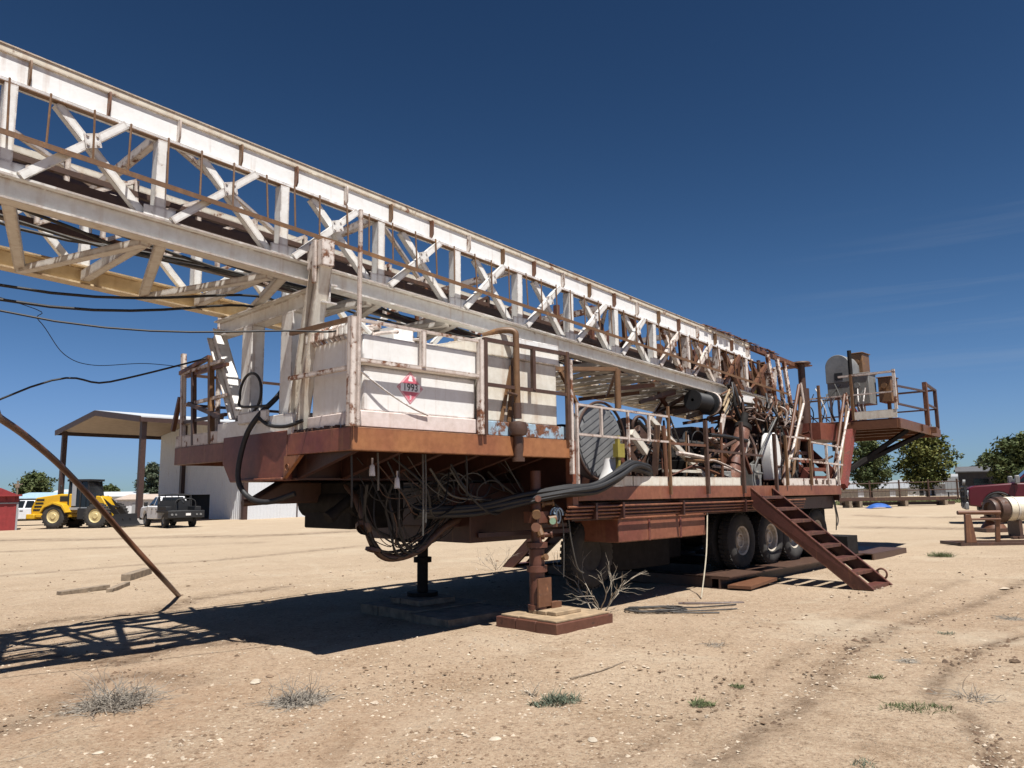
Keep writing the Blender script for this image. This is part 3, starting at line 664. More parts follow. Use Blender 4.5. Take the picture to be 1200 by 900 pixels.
b = MB(); b.box(-2.35, -.6, .95, 1.19, .35, .9); part('tool_box', b, 'steel', None, .02)
# jacks
for v, mt in ((.30, 'jack'), (2.72, 'steel')):
    b = MB(); g = rg(-4.87, v)
    b.cyl((-4.87, v, .62), (-4.87, v, 1.95), .075, 14); b.cyl((-4.87, v, .92), (-4.87, v, .99), .15, 14); b.cyl((-4.87, v, .60), (-4.87, v, .68), .14, 14)
    b.cyl((-4.87, v, g + .22), (-4.87, v, .9), .105 if v < 1 else .085, 14); b.cyl((-4.87, v, g + .20), (-4.87, v, g + .27), .24 if v > 1 else .13, 16); b.box(-4.99, -4.75, v - .12, v + .12, 1.25, 1.4)
    j = part('levelling_jack', b, mt)
    if v < 1:
        b = MB(); b.cyl((-4.98, v - .1, 1.38), (-5.08, v - .2, 1.36), .06, 10); b.cyl((-4.76, v - .12, 1.28), (-4.66, v - .16, 1.30), .065, 10); b.cyl((-4.95, v - .1, 1.2), (-4.95, v - .16, 1.08), .05, 8); part('valve_body', b, 'rust_pipe', j)
        for (du, dz, r, l) in ((-.13, 1.18, .07, .16), (.12, 1.5, .055, .14), (.10, 1.08, .06, .12), (-.1, 1.55, .05, .16), (.0, .78, .05, .1)):
            b = MB(); b.lathe([(.001, 0), (r, 0), (r, .03), (r * .55, .04), (r * .55, l), (r * .9, l + .005), (r * .9, l + .03), (.001, l + .03)], (-4.87 + du * .5, v - .05, dz), (du, -.12, .02), 10); part('flange', b, random.choice(('rust', 'jack', 'rust_pipe')), j)
        b = MB(); b.box(-5.0, -4.74, v - .14, v - .115, g + .25, g + .62); b.beam((-4.75, v - .1, g + .24), (-4.55, v - .1, g + .24), .1, .1); part('foot_bracket', b, 'rust', j)
        b = MB(); b.cyl((-4.70, v - .15, 1.27), (-4.78, v - .22, 1.27), .045, 10); part('green_plug', b, plain('faded_green', (.20, .30, .20), .6), j)
        b = MB(); b.tube(arc([(-4.62, v - .12, 1.5), (-4.45, v - .2, 1.32), (-4.38, v - .2, 1.0), (-4.2, v - .15, .62), (-4.0, v - .1, .52)]), .010, 6); b.tube(arc([(-4.62, v - .1, 1.5), (-4.5, v - .15, 1.25), (-4.48, v - .15, .9), (-4.44, v - .1, .5)]), .009, 6); part('dangling_cord', b, 'hose_grey', j)
        b = MB(); b.tube([Vector((-4.6 + .06 * cos(a * .5), v - .2 + .004 * a, 1.34 + .10 * sin(a * .5))) for a in range(40)], .012, 6); part('coiled_wire', b, plain('pale_blue_cord', (.45, .58, .68), .5), j)
b = MB(); b.beam((-5.3, 1.0, 1.08), (-4.2, .3, 1.12), .08, .06); b.beam((-4.9, .35, 1.2), (-4.2, .35, 1.2), .06, .05); part('jack_brace', b, 'frame')
# hose bundle draped over the deck edge
for k in range(6):
    o1, o2 = .055 * cos(k * 1.05), .055 * sin(k * 1.05)
    P = [(-6.4, 1.0, 1.42), (-5.6, .75, 1.45), (-5.1, .35, 1.56), (-4.6, .0, 1.66), (-4.1, -.10, 1.72), (-3.6, -.13, 1.88), (-3.2, -.10, 2.02), (-2.85, -.04, 2.03), (-2.5, .05, 1.96), (-2.1, .35, 1.80), (-1.6, .9, 1.78)]
    b = MB(); b.tube(arc([(u, v + o1 * (1 + .5 * sin(i + k)), z + o2 * (1 + .4 * cos(i * 2 + k))) for i, (u, v, z) in enumerate(P)], 6), .036, 9); part('hose_bundle', b, 'hose')
# lower deck railings
LR = rail('white_railing', [(-4.36, -.03, 2.88), (-2.03, -.03, 2.85)], .017, 'rusty_white', None, True)
rail('rail', [(-4.36, -.03, 2.46), (-2.03, -.03, 2.44)], .017, 'rusty_white', LR, True)
for u, z0, z1, mt in ((-4.36, 1.74, 2.9, 'rusty_white'), (-3.80, 2.46, 2.86, 'rusty_white'), (-3.14, 1.9, 2.86, 'rusty_white'), (-2.58, 2.45, 2.85, 'rusty_white'), (-2.02, 1.6, 3.02, 'rust_pipe')):
    rail('rail_post', [(u, -.035, z0), (u, -.035, z1)], .019, mt, LR, True)
DR = rail('dark_railing', [(-2.0, -.03, 2.42), (-.88, -.03, 2.42)], .02, 'rust', None, True)
rail('rail', [(-.88, -.03, 2.35), (1.2, -.03, 2.30)], .02, 'rust_dark', DR, True)
for u, z1 in ((-.86, 2.86), (.42, 2.9), (1.75, 2.75)): rail('rail_post', [(u, -.035, 1.6), (u, -.035, z1)], .03, 'rust_dark', DR, True)
RR = rail('rear_deck_railing', [(2.25, -.03, 2.72), (3.4, -.03, 2.72)], .018, 'rusty_white', None, True)
rail('rail', [(2.25, -.03, 2.28), (3.4, -.03, 2.28)], .018, 'rusty_white', RR, True)
for u in (2.25, 3.4): rail('rail_post', [(u, -.035, 1.74), (u, -.035, 2.74)], .024, 'rust_pipe', RR, True)
rail('rail', [(3.55, .0, 2.66), (5.2, .0, 2.60)], .018, 'rusty_white', RR, True); rail('rail', [(3.55, .0, 2.24), (5.2, .0, 2.20)], .02, 'rusty_white', RR, True)
for u in (4.35, 4.95): rail('rail_post', [(u, .0, 1.74), (u, .0, 2.66)], .024, 'rusty_white', RR, True)
# frame above the walkway
b = MB(); b.tube([(-3.3, .02, 2.9), (-3.3, .02, 3.5)], .05, 10); b.beam((-3.3, .02, 3.5), (-4.5, .6, 3.45), .06, .06); b.beam((-3.3, .02, 3.5), (-2.0, 1.2, 3.3), .04, .04); b.beam((-4.3, .3, 3.4), (-3.9, .3, 2.9), .05, .05); part('hose_gallows', b, 'rust_pipe')

# ---- machinery of the lower deck
b = MB(); c = (-2.15, 1.35, 2.52)
b.lathe([(.05, -.10), (.60, -.10), (.655, -.06), (.655, .10), (.60, .14), (.05, .14)], c, (0, 1, 0), 36); RE = part('brake_drum_guard', b, 'galv')
b = MB()
for i in range(-5, 6):
    h = math.sqrt(max(0, .58 ** 2 - (i * .105) ** 2)); dx, dz = cos(.5), sin(.5)
    b.beam((c[0] - dx * h - dz * i * .105, c[1] - .112, c[2] - dz * h + dx * i * .105), (c[0] + dx * h - dz * i * .105, c[1] - .112, c[2] + dz * h + dx * i * .105), .085, .006, (0, 1, 0))
part('guard_slat', b, 'galv', RE)
b = MB(); b.tube([Vector((c[0] + .67 * cos(a * .1), c[1] - .12, c[2] + .67 * sin(a * .1))) for a in range(64)], .025, 8); part('rim_band', b, 'rust_dark', RE)
b = MB(); b.lathe([(.001, .46), (.10, .46), (.13, .30), (.24, .02), (.26, 0), (.001, 0)], (-2.55, .75, 1.74), (0, 0, 1), 20); part('white_hopper', b, 'tank')
b = MB(); b.beam((-2.62, .55, 1.74), (-2.62, .55, 2.55), .06, .06); b.box(-2.68, -2.5, .5, .6, 2.2, 2.42); part('yellow_post', b, 'yellow_old')
b = MB(); b.beam((-2.3, .5, 2.62), (-1.9, .5, 2.3), .09, .12); b.beam((-1.6, .6, 2.9), (.3, .6, 1.8), .09, .09); b.beam((-1.4, .5, 2.0), (-.2, .5, 2.0), .05, .05); b.beam((-.2, .5, 2.0), (.1, .5, 1.74), .05, .05); part('lever_frame', b, 'tank_dirty')
for (u, v, z, r, w, mt) in ((-.9, 1.2, 2.35, .52, .35, 'rust_dark'), (.2, 1.0, 2.15, .36, .3, 'steel'), (-.3, 2.0, 2.5, .6, 1.2, 'rust_dark'), (1.4, 2.0, 2.4, .5, .9, 'rust_dark'), (2.5, 1.4, 2.3, .45, .4, 'steel'), (3.6, 1.2, 2.2, .36, .3, 'rust_dark')):
    b = MB(); b.lathe([(.04, 0), (r, 0), (r, .04), (r * .72, .06), (r * .72, w - .06), (r, w - .04), (r, w), (.04, w)], (u, v, z), (0, 1, 0), 26)
    for q in range(6):
        a = q * pi / 3; b.beam((u, v - .02, z), (u + r * .7 * cos(a), v - .02, z + r * .7 * sin(a)), .03, .06, (0, 1, 0))
    b.box(u - .08, u + .08, v + .05, v + .2, 1.73, z); part('winch_drum', b, mt)
b = MB(); b.lathe([(.03, 0), (.2, 0), (.2, .03), (.165, .04)] + [(.165 + .012 * (i % 2), .06 + .02 * i) for i in range(24)] + [(.165, .58), (.235, .59), (.235, .64), (.03, .66)], (.5, 1.0, 3.42), (1, .0, -.04), 20); BW = part('boom_winch', b, 'black')
b = MB(); b.lathe([(.02, 0), (.23, 0), (.24, .05), (.12, .06), (.10, .2), (.02, .22)], (1.17, 1.0, 3.4), (1, 0, -.04), 20); part('winch_flange', b, 'rusty_white', BW)
for i in range(12):
    b = MB(); a = rnd.uniform(0, 6.3); b.tube(arc([(1.7 + .1 * cos(a), .95, 3.35 + .15 * sin(a)), (1.85 + rnd.uniform(0, .2), .9, 3.5 + rnd.uniform(-.1, .3)), (2.2 + rnd.uniform(-.1, .3), 1.0, 3.3 + rnd.uniform(-.2, .3))]), .022, 7); part('winch_hose', b, rnd.choice(('rusty_white', 'yellowed', 'hose_grey')), BW)
b = MB(); b.cyl((1.08, .6, 1.74), (1.74, .6, 2.92), .15, 18); RA = part('raising_ram', b, 'ram')
b = MB(); b.cyl((1.74, .6, 2.92), (1.88, .62, 3.2), .075, 14); b.cyl((1.71, .6, 2.87), (1.76, .6, 2.95), .17, 18); part('ram_rod', b, 'steel', RA)
b = MB(); b.cyl((1.30, .6, 2.13), (1.36, .6, 2.24), .175, 18); part('ram_collar', b, 'jack', RA)
b = MB(); b.box(.95, 1.25, .45, .75, 1.73, 1.9); part('ram_foot', b, 'steel', RA)
b = MB(); b.prism([(.75, .8, 1.73), (1.15, .8, 1.73), (1.45, .8, 2.35), (1.35, .8, 2.6), (1.05, .8, 2.45)], (0, .08, 0)); part('ram_shroud', b, 'jack')
for q, mt in (((-.6, 1.1, 2.5, 3.0, 1.75, 3.0), 'rust_dark'), ((1.1, 2.4, 2.4, 3.2, 1.75, 2.9), 'steel'), ((2.2, 3.6, 1.9, 2.2, 1.75, 2.7), 'rust_dark'), ((3.4, 4.05, 1.2, 2.0, 1.75, 2.9), 'rust_dark'), ((-1.4, -.7, 1.9, 2.6, 1.75, 2.6), 'jack')):
    b = MB(); x0, x1, y0, y1, z0, z1 = q; b.box(*q)
    n_ = 4
    for k in range(n_):
        xx = x0 + (x1 - x0) * (k + .5) / n_; b.box(xx - .03, xx + .03, y0 - .05, y0 - .004, z0, z1 - .05)
    b.lathe([(.001, 0), (.16, 0), (.18, .05), (.06, .07), (.05, .14), (.001, .15)], ((x0 + x1) / 2, y0 - .05, (z0 + z1) / 2 + .1), (0, -1, 0), 16)
    for k in range(3): b.cyl((x0 + .1, y0 - .08, z0 + .2 + .2 * k), (x1 - .1, y0 - .08, z0 + .2 + .2 * k), .022, 8)
    part('machinery_housing', b, mt, None, .012)
b = MB(); pr = [(2.66, .45, 1.86), (3.0, .45, 1.86), (3.08, .45, 2.3), (3.04, .45, 2.6), (2.94, .45, 2.80), (2.83, .45, 2.86), (2.72, .45, 2.80), (2.62, .45, 2.6), (2.60, .45, 2.3)]
b.prism(pr, (0, .24, 0)); CG = part('chain_guard', b, 'tank', None, .02)
b = MB(); b.box(2.80, 2.84, .442, .449, 2.35, 2.5); b.box(2.79, 2.86, .442, .449, 2.15, 2.22); part('guard_label', b, 'rust', CG)
# engine
b = MB(); b.box(-1.3, .6, 2.9, 3.7, 1.95, 2.75); b.box(-1.1, .4, 3.0, 3.6, 2.75, 3.0); b.box(.62, .9, 2.8, 3.8, 1.9, 2.9)
for i in range(6): b.cyl((-1.05 + .28 * i, 2.86, 2.6), (-1.05 + .28 * i, 2.7, 2.55), .06, 8)
b.cyl((-1.1, 2.65, 2.55), (.5, 2.65, 2.55), .09, 10); EN = part('engine', b, 'steel', None, .03)
b = MB(); b.lathe([(.02, 0), (.2, 0), (.22, .05), (.22, .4), (.2, .45), (.02, .45)], (.0, 3.2, 3.02), (0, 0, 1), 18); part('air_cleaner', b, 'grey', EN)
for q in ((-3.9, -3.0, 2.4, 3.9, 1.75, 2.7), (2.6, 4.0, 2.3, 3.8, 1.75, 3.1)): b = MB(); b.box(*q); part('control_cabinet', b, 'rust_dark', None, .02)
rnd = random.Random(33)
for i in range(98):                # pipework and struts crowding the deck
    u = rnd.uniform(-1.8, 4.2); v = rnd.uniform(.4, 1.9); b = MB(); kind = rnd.random()
    if kind < .45:
        p = [(u, v, 1.75 + rnd.uniform(0, .5)), (u + rnd.uniform(-.5, .5), v + rnd.uniform(-.2, .2), 2.2 + rnd.uniform(-.3, .5)), (u + rnd.uniform(-.9, .9), v + rnd.uniform(-.1, .4), 2.7 + rnd.uniform(-.4, .5))]
        b.tube(arc(p, 6), rnd.uniform(.014, .04), 7); part('deck_hose', b, rnd.choice(('hose', 'hose_grey', 'rust_dark', 'wire', 'hose')))
    elif kind < .8:
        b.beam((u, v, 1.74 + rnd.uniform(0, .6)), (u + rnd.uniform(-.6, .6), v + rnd.uniform(-.1, .1), 2.5 + rnd.uniform(-.2, .7)), rnd.uniform(.04, .08), rnd.uniform(.04, .1)); part('deck_strut', b, rnd.choice(('rust', 'rust_dark', 'rusty_white', 'rust_dark', 'jack')))
    else:
        a, c_, h = rnd.uniform(.1, .25), rnd.uniform(.1, .2), rnd.uniform(.15, .5); z = 1.73 + rnd.choice((0, 0, .3, .6)); b.box(u - a, u + a, v - c_, v + c_, z, z + h); b.cyl((u, v - c_ - .06, z + h * .5), (u, v - c_, z + h * .5), min(a, h) * .45, 12); part('gear_box', b, rnd.choice(('rust_dark', 'steel', 'rust', 'grey')), None, .015)
rnd = random.Random(55)
for i in range(46):
    u = rnd.choice((rnd.uniform(-1.9, .6), rnd.uniform(2.9, 4.6))); v = rnd.uniform(.25, .9); z = rnd.uniform(1.8, 3.0); L_ = rnd.uniform(.5, 1.6); b = MB(); r_ = rnd.choice((.014, .02, .028, .04))
    k = rnd.random()
    if k < .5: b.tube(arc([(u, v, z), (u + L_ * .3, v + rnd.uniform(-.05, .05), z + rnd.uniform(-.05, .05)), (u + L_, v + rnd.uniform(-.1, .3), z + rnd.uniform(-.3, .3))], 5), r_, 7)
    elif k < .8: b.tube([(u, v, 1.74), (u + rnd.uniform(-.05, .05), v, z + .2)], r_, 8); b.tube([(u, v, z), (u + .3, v + .3, z)], r_, 8)
    else: b.tube([Vector((u + .16 * cos(a * .35) , v + .01 * a, z + .16 * sin(a * .35))) for a in range(19)], r_ * .7, 7)
    part('pipe_run', b, rnd.choice(('rust', 'rust_dark', 'rust_pipe', 'rusty_white', 'jack', 'hose')))
b = MB()
for i in range(60): # tangle of lines under the mast foot
    u = rnd.uniform(2.0, 5.0); b.tube(arc([(u, rnd.uniform(.8, 1.4), zb(u) - .12 - rnd.uniform(0, .35)), (u + rnd.uniform(-.3, .3), rnd.uniform(.7, 1.4), zb(u) - .15 - rnd.uniform(0, .3)), (u + rnd.uniform(-.6, .6), rnd.uniform(.7, 1.5), zb(u) - .1 - rnd.uniform(0, .35))], 4), rnd.uniform(.01, .028), 6)
part('line_tangle', b, 'rust_dark')['kind'] = 'stuff'

# ---- rear: inner stairway, handrails, red column, exhaust stack, platform
LSB = MB(); LSB.box(3.3, 6.05, 2.0, 2.04, 1.73, 3.3); LS = part('inner_stairway', LSB, 'frame')
for i in range(7):
    z = 1.92 + i * .2; v = .35 + i * .2; b = MB(); b.box(4.15, 5.75, v, v + .24, z, z + .035); b.box(4.15, 5.75, v - .012, v, z - .05, z + .035); part('tread', b, 'maroon', LS)
for u in (4.08, 5.8):
    b = MB(); b.beam((u, .15, 1.70), (u, 1.85, 3.40), .05, .22); part('stringer', b, 'maroon', LS)
def pole(name, p, q, r, mt, parent=None): b = MB(); b.cyl(p, q, r, 9); return part(name, b, mt, parent)
for k, du in enumerate((0.0, 2.54)):
    H = pole('stair_handrail', (2.76 + du, .1, 2.30), (3.56 + du, .1, 3.50), .03, 'rusty_white'); pole('rail', (2.45 + du, .1, 1.78), (2.72 + du, .1, 2.36), .032, 'tank_dirty', H)
    pole('rail', (2.34 + du, .13, 1.76), (3.46 + du, .13, 3.9), .036, 'rust', H); pole('rail', (3.56 + du, .1, 3.50), (3.52 + du, .12, 3.95), .03, 'rusty_white', H); pole('rail', (2.85 + du, .14, 1.78), (3.62 + du, .14, 3.85), .03, 'rust_pipe', H); pole('rail', (3.5 + du, .12, 3.2), (3.9 + du, .3, 3.2), .022, 'rusty_white', H)
b = MB(); b.beam((5.42, .1, 1.72), (6.5, .12, 3.55), .15, .2, (1, 0, 0)); part('leaning_column', b, 'column')
b = MB(); b.cyl((5.7, 1.0, 1.75), (5.66, 1.0, 4.68), .085, 14); b.lathe([(.085, 0), (.09, .03), (.24, .06), (.20, .10), (.001, .12)], (5.66, 1.0, 4.66), (0, 0, 1), 18); b.cyl((5.7, 1.0, 1.75), (5.68, 1.0, 4.1), .14, 14); part('exhaust_stack', b, 'rust_dark')
b = MB(); b.prism([(6.15, -1.0, 3.27), (10.65, -.62, 3.27), (10.65, 3.8, 3.27), (6.15, 3.8, 3.27)], (0, 0, -.035)); PF = part('rear_platform', b, 'maroon')
b = MB(); b.box(5.1, 6.12, 2.1, 3.8, 2.8, 3.2); b.box(4.5, 7.2, 2.4, 3.8, 1.7, 2.79); b.box(5.0, 6.1, .5, 4.0, 1.5, 1.7); part('rear_substructure', b, 'maroon')
b = MB(); b.beam((6.15, -1.0, 3.14), (10.65, -.62, 3.14), .05, .2); b.beam((6.13, -.97, 3.14), (6.13, 3.8, 3.14), .05, .2); b.beam((10.65, -.6, 3.14), (10.65, 3.8, 3.14), .05, .2)
for u in (7.2, 8.3, 9.4): b.beam((u, -.9, 3.15), (u, 3.8, 3.15), .1, .16)
part('platform_beam', b, 'rust', PF)
b = MB(); b.box(5.1, 6.4, .4, 3.8, 2.8, 3.2); b.box(5.0, 6.1, .5, 4.0, 1.73, 1.9); part('rear_substructure', b, 'maroon')
for p, q in (((7.3, -.8, 3.04), (5.4, .3, 1.85)), ((8.9, -.7, 3.04), (5.6, .9, 1.7)), ((9.0, -.66, 3.06), (5.7, 1.0, 1.75)), ((8.8, 3.2, 3.04), (5.6, 3.0, 1.8))):
    b = MB(); b.beam(p, q, .09, .09); part('platform_brace', b, 'steel', PF)
b = MB(); b.cyl((6.9, .6, 3.05), (6.9, .6, 2.6), .25, 16); part('drip_pot', b, 'grey', PF)
b = MB(); b.box(6.10, 6.125, -.98, .0, 3.275, 3.47); part('kick_plate', b, 'tank_dirty', PF)
PR = rail('platform_railing', [(6.12, -.97, 4.35), (6.12, .3, 4.35)], .025, 'rusty_white', PF, True)
for p, q, mt, r in (((6.12, -.97, 3.47), (6.12, -.97, 4.4), 'rusty_white', .03), ((6.12, -.0, 3.27), (6.12, .0, 4.38), 'rust_pipe', .03), ((6.12, .8, 3.27), (6.12, .8, 4.2), 'rust_pipe', .03), ((6.12, -.97, 3.88), (6.12, 1.6, 3.88), 'rusty_white', .018),
                    ((6.15, -.97, 4.02), (9.3, -.72, 4.18), 'rust_dark', .022), ((6.15, -.97, 3.6), (9.3, -.72, 3.68), 'rust_dark', .022), ((9.3, -.72, 3.27), (9.3, -.72, 4.42), 'rust', .05), ((10.6, -.6, 3.27), (10.6, -.6, 4.35), 'rust_dark', .04),
                    ((9.3, -.72, 4.40), (10.6, -.6, 4.33), 'rust_dark', .03), ((9.3, -.72, 3.85), (10.6, -.6, 3.82), 'rust_dark', .022), ((10.6, -.6, 4.33), (10.6, 3.7, 4.33), 'rust_dark', .025), ((10.6, -.6, 3.8), (10.6, 3.7, 3.8), 'rust_dark', .02), ((6.3, 3.7, 4.3), (10.6, 3.7, 4.33), 'rust_dark', .025), ((10.6, 1.6, 3.27), (10.6, 1.6, 4.33), 'rust_dark', .025), ((10.6, 3.7, 3.27), (10.6, 3.7, 4.33), 'rust_dark', .025)):
    rail('rail_post' if abs(p[2] - q[2]) > .5 else 'rail', [p, q], r, mt, PR, True)
# round topped console
b = MB(); w = .30; uc, vc, zc_ = 6.5, .45, 4.27
pr = [(uc, vc - w, zc_), (uc, vc + w, zc_)] + [(uc, vc + w * cos(a), zc_ + .40 + w * sin(a)) for a in [pi * i / 14 for i in range(15)]]
b.prism(pr, (.7, 0, 0)); RC = part('round_top_console', b, 'galv', None, .01)
b = MB(); b.box(uc - .006, uc, vc - .12, vc + .08, zc_ + .06, zc_ + .24); part('console_opening', b, 'black', RC)
b = MB(); b.box(uc + .02, uc + .66, vc - .28, vc + .28, zc_ - .35, zc_ - .002); part('console_base', b, 'grey', RC)
for dv in (-.25, .25):
    for du in (.1, .6): b = MB(); b.beam((uc + du, vc + dv, 3.27), (uc + du, vc + dv, zc_ - .35), .05, .05); part('console_leg', b, 'rusty_white', RC)
b = MB(); b.cyl((6.3, .06, 3.27), (6.3, .06, 5.0), .05, 10); part('antenna_post', b, 'steel', PF)
for (u, v, w_, z0, z1, mt) in ((6.9, .05, .55, 3.7, 4.45, 'grey'), (7.4, .2, .28, 4.4, 5.05, 'rust_pipe'), (7.3, -.45, .30, 3.75, 4.35, 'rust_pipe')):
    b = MB(); b.box(u - .25, u + .25, v - w_ / 2, v + w_ / 2, z0, z1); b.box(u - .28, u + .28, v - w_ / 2 - .03, v + w_ / 2 + .03, z1, z1 + .025); b.beam((u, v, 3.27), (u, v, z0), .08, .08); b.cyl((u - .26, v, (z0 + z1) / 2 + .1), (u - .3, v, (z0 + z1) / 2 + .1), .07, 10); part('control_box', b, mt, PF, .012)
for i in range(14):
    b = MB(); v = rnd.uniform(-.3, 1.3); b.tube(arc([(6.3, v, 3.3), (6.2, v + rnd.uniform(-.2, .2), 3.6), (6.4, v + rnd.uniform(-.3, .3), 3.95 + rnd.uniform(-.1, .3))]), .014, 6); part('console_hose', b, rnd.choice(('tank', 'hose', 'hose_grey')), PF)
b = MB(); b.beam((4.9, 2.2, 4.2), (6.4, 2.2, 4.25), .1, .1); b.beam((4.85, 1.4, 3.85), (6.3, 1.2, 3.45), .05, .05); b.beam((4.85, 1.4, 3.55), (6.3, 1.3, 3.6), .05, .05); part('tie_bar', b, 'rust_dark')
b = MB(); b.box(5.0, 5.5, .6, 1.1, .9, 1.6); b.beam((5.25, .7, .3), (5.25, .7, 1.2), .12, .12); b.box(5.15, 5.75, .5, 4.0, 1.2, 1.5); part('rear_jack', b, 'steel')
b = MB(); b.tube(arc([(4.75, .1, 1.5), (4.8, .06, 1.1), (4.85, .1, .75)]), .012, 6); b.tube(arc([(4.9, .12, 1.4), (5.0, .1, 1.0), (4.92, .1, .85)]), .016, 6); part('dangling_chain', b, 'wire')
print('rig done', len(bpy.data.objects))

# ------------------------------------------------------------------ things on and against the rig
def rthing(name, label, cat, u, v, z=None, group=None):
    z = rg(u, v) if z is None else z
    return thing(name, label, cat, R(u, v, z), RYAW, group)
# near stairs
def stairs(name, label, u0, u1, v_top, v_bot, z_top, mat, n, sk=0.0):
    T = rthing(name, label, 'stairs', (u0 + u1) / 2, v_bot); g = rg((u0 + u1) / 2, v_bot); ub = (u0 + u1) / 2
    L = lambda u, v, z: (u - ub, v - v_bot, z - g)
    d = Vector((0, v_top - v_bot, z_top - g)); 
    for u in (u0, u1):
        b = MB(); w = .26; s = math.copysign(1, v_top - v_bot)
        dz = w * d.length / abs(d.y)
        sh = sk
        poly = [L(u + sh, v_top, z_top), L(u, v_bot, g), L(u, v_bot + s * .34, g), L(u + sh, v_top, z_top - dz)]
        b.prism(poly, (.012, 0, 0))
        fs = 1 if u == u0 else -1
        for (p, q) in ((poly[0], poly[1]), (poly[3], poly[2])):
            b.beam(Vector(p) + Vector((fs * .03, 0, -.01)), Vector(q) + Vector((fs * .03, 0, .012)), .07, .012)
        part('stringer', b, mat, T)
    for i in range(n):
        t = (i + .6) / n; b = MB(); v = v_bot + (v_top - v_bot) * t; z = g + (z_top - g) * t - .07; o = sk * t
        b.box(u0 + .02 + o - ub, u1 - .02 + o - ub, v - v_bot - .10, v - v_bot + .12, z - g - .014, z - g)
        b.box(u0 + .02 + o - ub, u1 - .02 + o - ub, v - v_bot - .112, v - v_bot - .10, z - g - .055, z - g)
        part('tread', b, mat, T)
    return T, ub, g
T, ub, g = stairs('stairs', 'dark red steel stairs leaning on the near side of the rig by the wheels', .80, 1.72, -.02, -2.05, 1.70, M['stair'], 8, -.10)
b = MB(); b.tube([Vector((1.80 - ub + .0, -1.85 + 2.05 + .09 * cos(a * pi / 8), .18 + .09 * sin(a * pi / 8))) for a in range(17)], .018, 8); part('lifting_eye', b, 'stair', T)
T2_, ub2, g2 = stairs('stairs', 'small red stairs on the far side of the rig, seen behind the near jack', .45, 1.25, 4.55, 6.25, 1.35, M['stair'], 6)
# rope
b = MB(); p = onground(822, 702); q = R(-.78, .05, 1.30); b.tube(arc([q, p.lerp(q, .5) + Vector((.03, 0, 0)), p + Vector((0, 0, .02))]), .011, 6)
o = b.build('hanging_rope', plain('pale_rope', (.42, .37, .28), .9), None); tag(o, 'pale rope hanging from the side of the rig down to the dirt', 'rope')
# rope coil on the ground
c = onground(768, 716); b = MB(); pts = []
for i in range(170):
    a = i * .27; r = .30 + .06 * sin(i * .9) + .05 * mn.noise(Vector((i * .1, 0, 0))); pts.append((1.25 * r * cos(a), .8 * r * sin(a), .02 + .05 * abs(mn.noise(Vector((i * .13, 4, 0))))))
for k, e in enumerate([(.6, .15), (.95, .28), (1.3, .42)]): pts.append((e[0], e[1], .02))
b.tube(pts, .011, 6); b.tube(arc([(.2, -.25, .02), (.5, -.3, .015), (.85, -.32, .015)]), .011, 6); b.tube(arc([(.3, -.15, .02), (.6, -.12, .015), (1.2, .02, .015)]), .011, 6)
b.build('wire_rope_coil', M['wire'], None, loc=c); tag(bpy.context.scene.objects['wire_rope_coil'], 'tangled coil of grey wire rope lying on the dirt in front of the rig', 'wire rope')
def stick(px0, py0, px1, py1, r, name, label, cat, mat, lift=.0, bend=.05, group=None):
    p, q = onground(px0, py0), onground(px1, py1); m = (p + q) / 2; c = (p + q) / 2
    b = MB(); side = (q - p).cross(Vector((0, 0, 1))).normalized() * bend
    b.tube(arc([p - c + Vector((0, 0, lift)), side * .8 + Vector((0, 0, lift * 1.5)), q - c + Vector((0, 0, lift))], 6), [r] * 12 + [r * .6], 6)
    o = b.build(name, mat, None, loc=c); return tag(o, label, cat, group)
stick(795, 707, 872, 706, .022, 'steel_rod', 'dark bent steel rod beside the rope coil', 'rod', M['rust_dark'])
stick(668, 795, 730, 776, .008, 'twig', 'thin curved twig lying alone on the dirt below the dead bush', 'twig', M['wood_grey'])
stick(15, 892, 68, 875, .010, 'twig', 'forked dark twig lowest at the left corner of the yard', 'twig', M['wood_grey'])
stick(25, 870, 88, 850, .011, 'twig', 'crooked twig lying left of the large dry tumbleweed', 'twig', M['wood_grey'])
# pads and mats
def pad(name, label, cat, u, v, su, sv, layers, mat, rz=0):
    T = rthing(name, label, cat, u, v); z = -.02
    for (a, c_, h) in layers:
        for i in range(3):
            b = MB(); w = c_ / 3; mt = M['jack'] if (h > .1 and mat is M['wood']) else mat; b.box(-a / 2 + random.uniform(-.02, .02), a / 2 + random.uniform(-.02, .02), -c_ / 2 + w * i + .004, -c_ / 2 + w * (i + 1) - .004, z, z + h); part('plank', b, mt, T, .008)
        z += h
    T.rotation_euler = (0, 0, RYAW + rz); return T
pad('timber_pad', 'square stack of sunlit timber planks under the near jack', 'timber pad', -4.72, .12, 1, 1, ((1.15, 1.08, .15), (1.08, .98, .03), (.55, .48, .05)), M['wood'])
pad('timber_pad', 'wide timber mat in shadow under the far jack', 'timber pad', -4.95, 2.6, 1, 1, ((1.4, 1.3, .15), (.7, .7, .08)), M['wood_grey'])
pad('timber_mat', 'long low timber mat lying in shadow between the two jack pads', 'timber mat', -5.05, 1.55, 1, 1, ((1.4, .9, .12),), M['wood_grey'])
T = rthing('steel_skid', 'long rusty steel skid base lying on the ground under the rig wheels', 'skid', 3.2, 2.2)
for v in (.1, 4.35):
    b = MB(); g = rg(3.2, 2.2); b.hbeam((-3.6, v - 2.2, .07), (5.2, v - 2.2, .07), .34, .22, .03); b.box(-3.6, 4.4, v - 2.2 - .2, v - 2.2 + .7 if v < 1 else v - 2.2 + .2, .182, .20); part('skid_beam', b, 'rust_dark', T)
for u in (-3.4, -1.5, .5, 2.5, 5.1):
    b = MB(); b.box(u - .1, u + .1, -1.9, 1.95, -.02, .16); part('cross_beam', b, 'rust_dark', T)
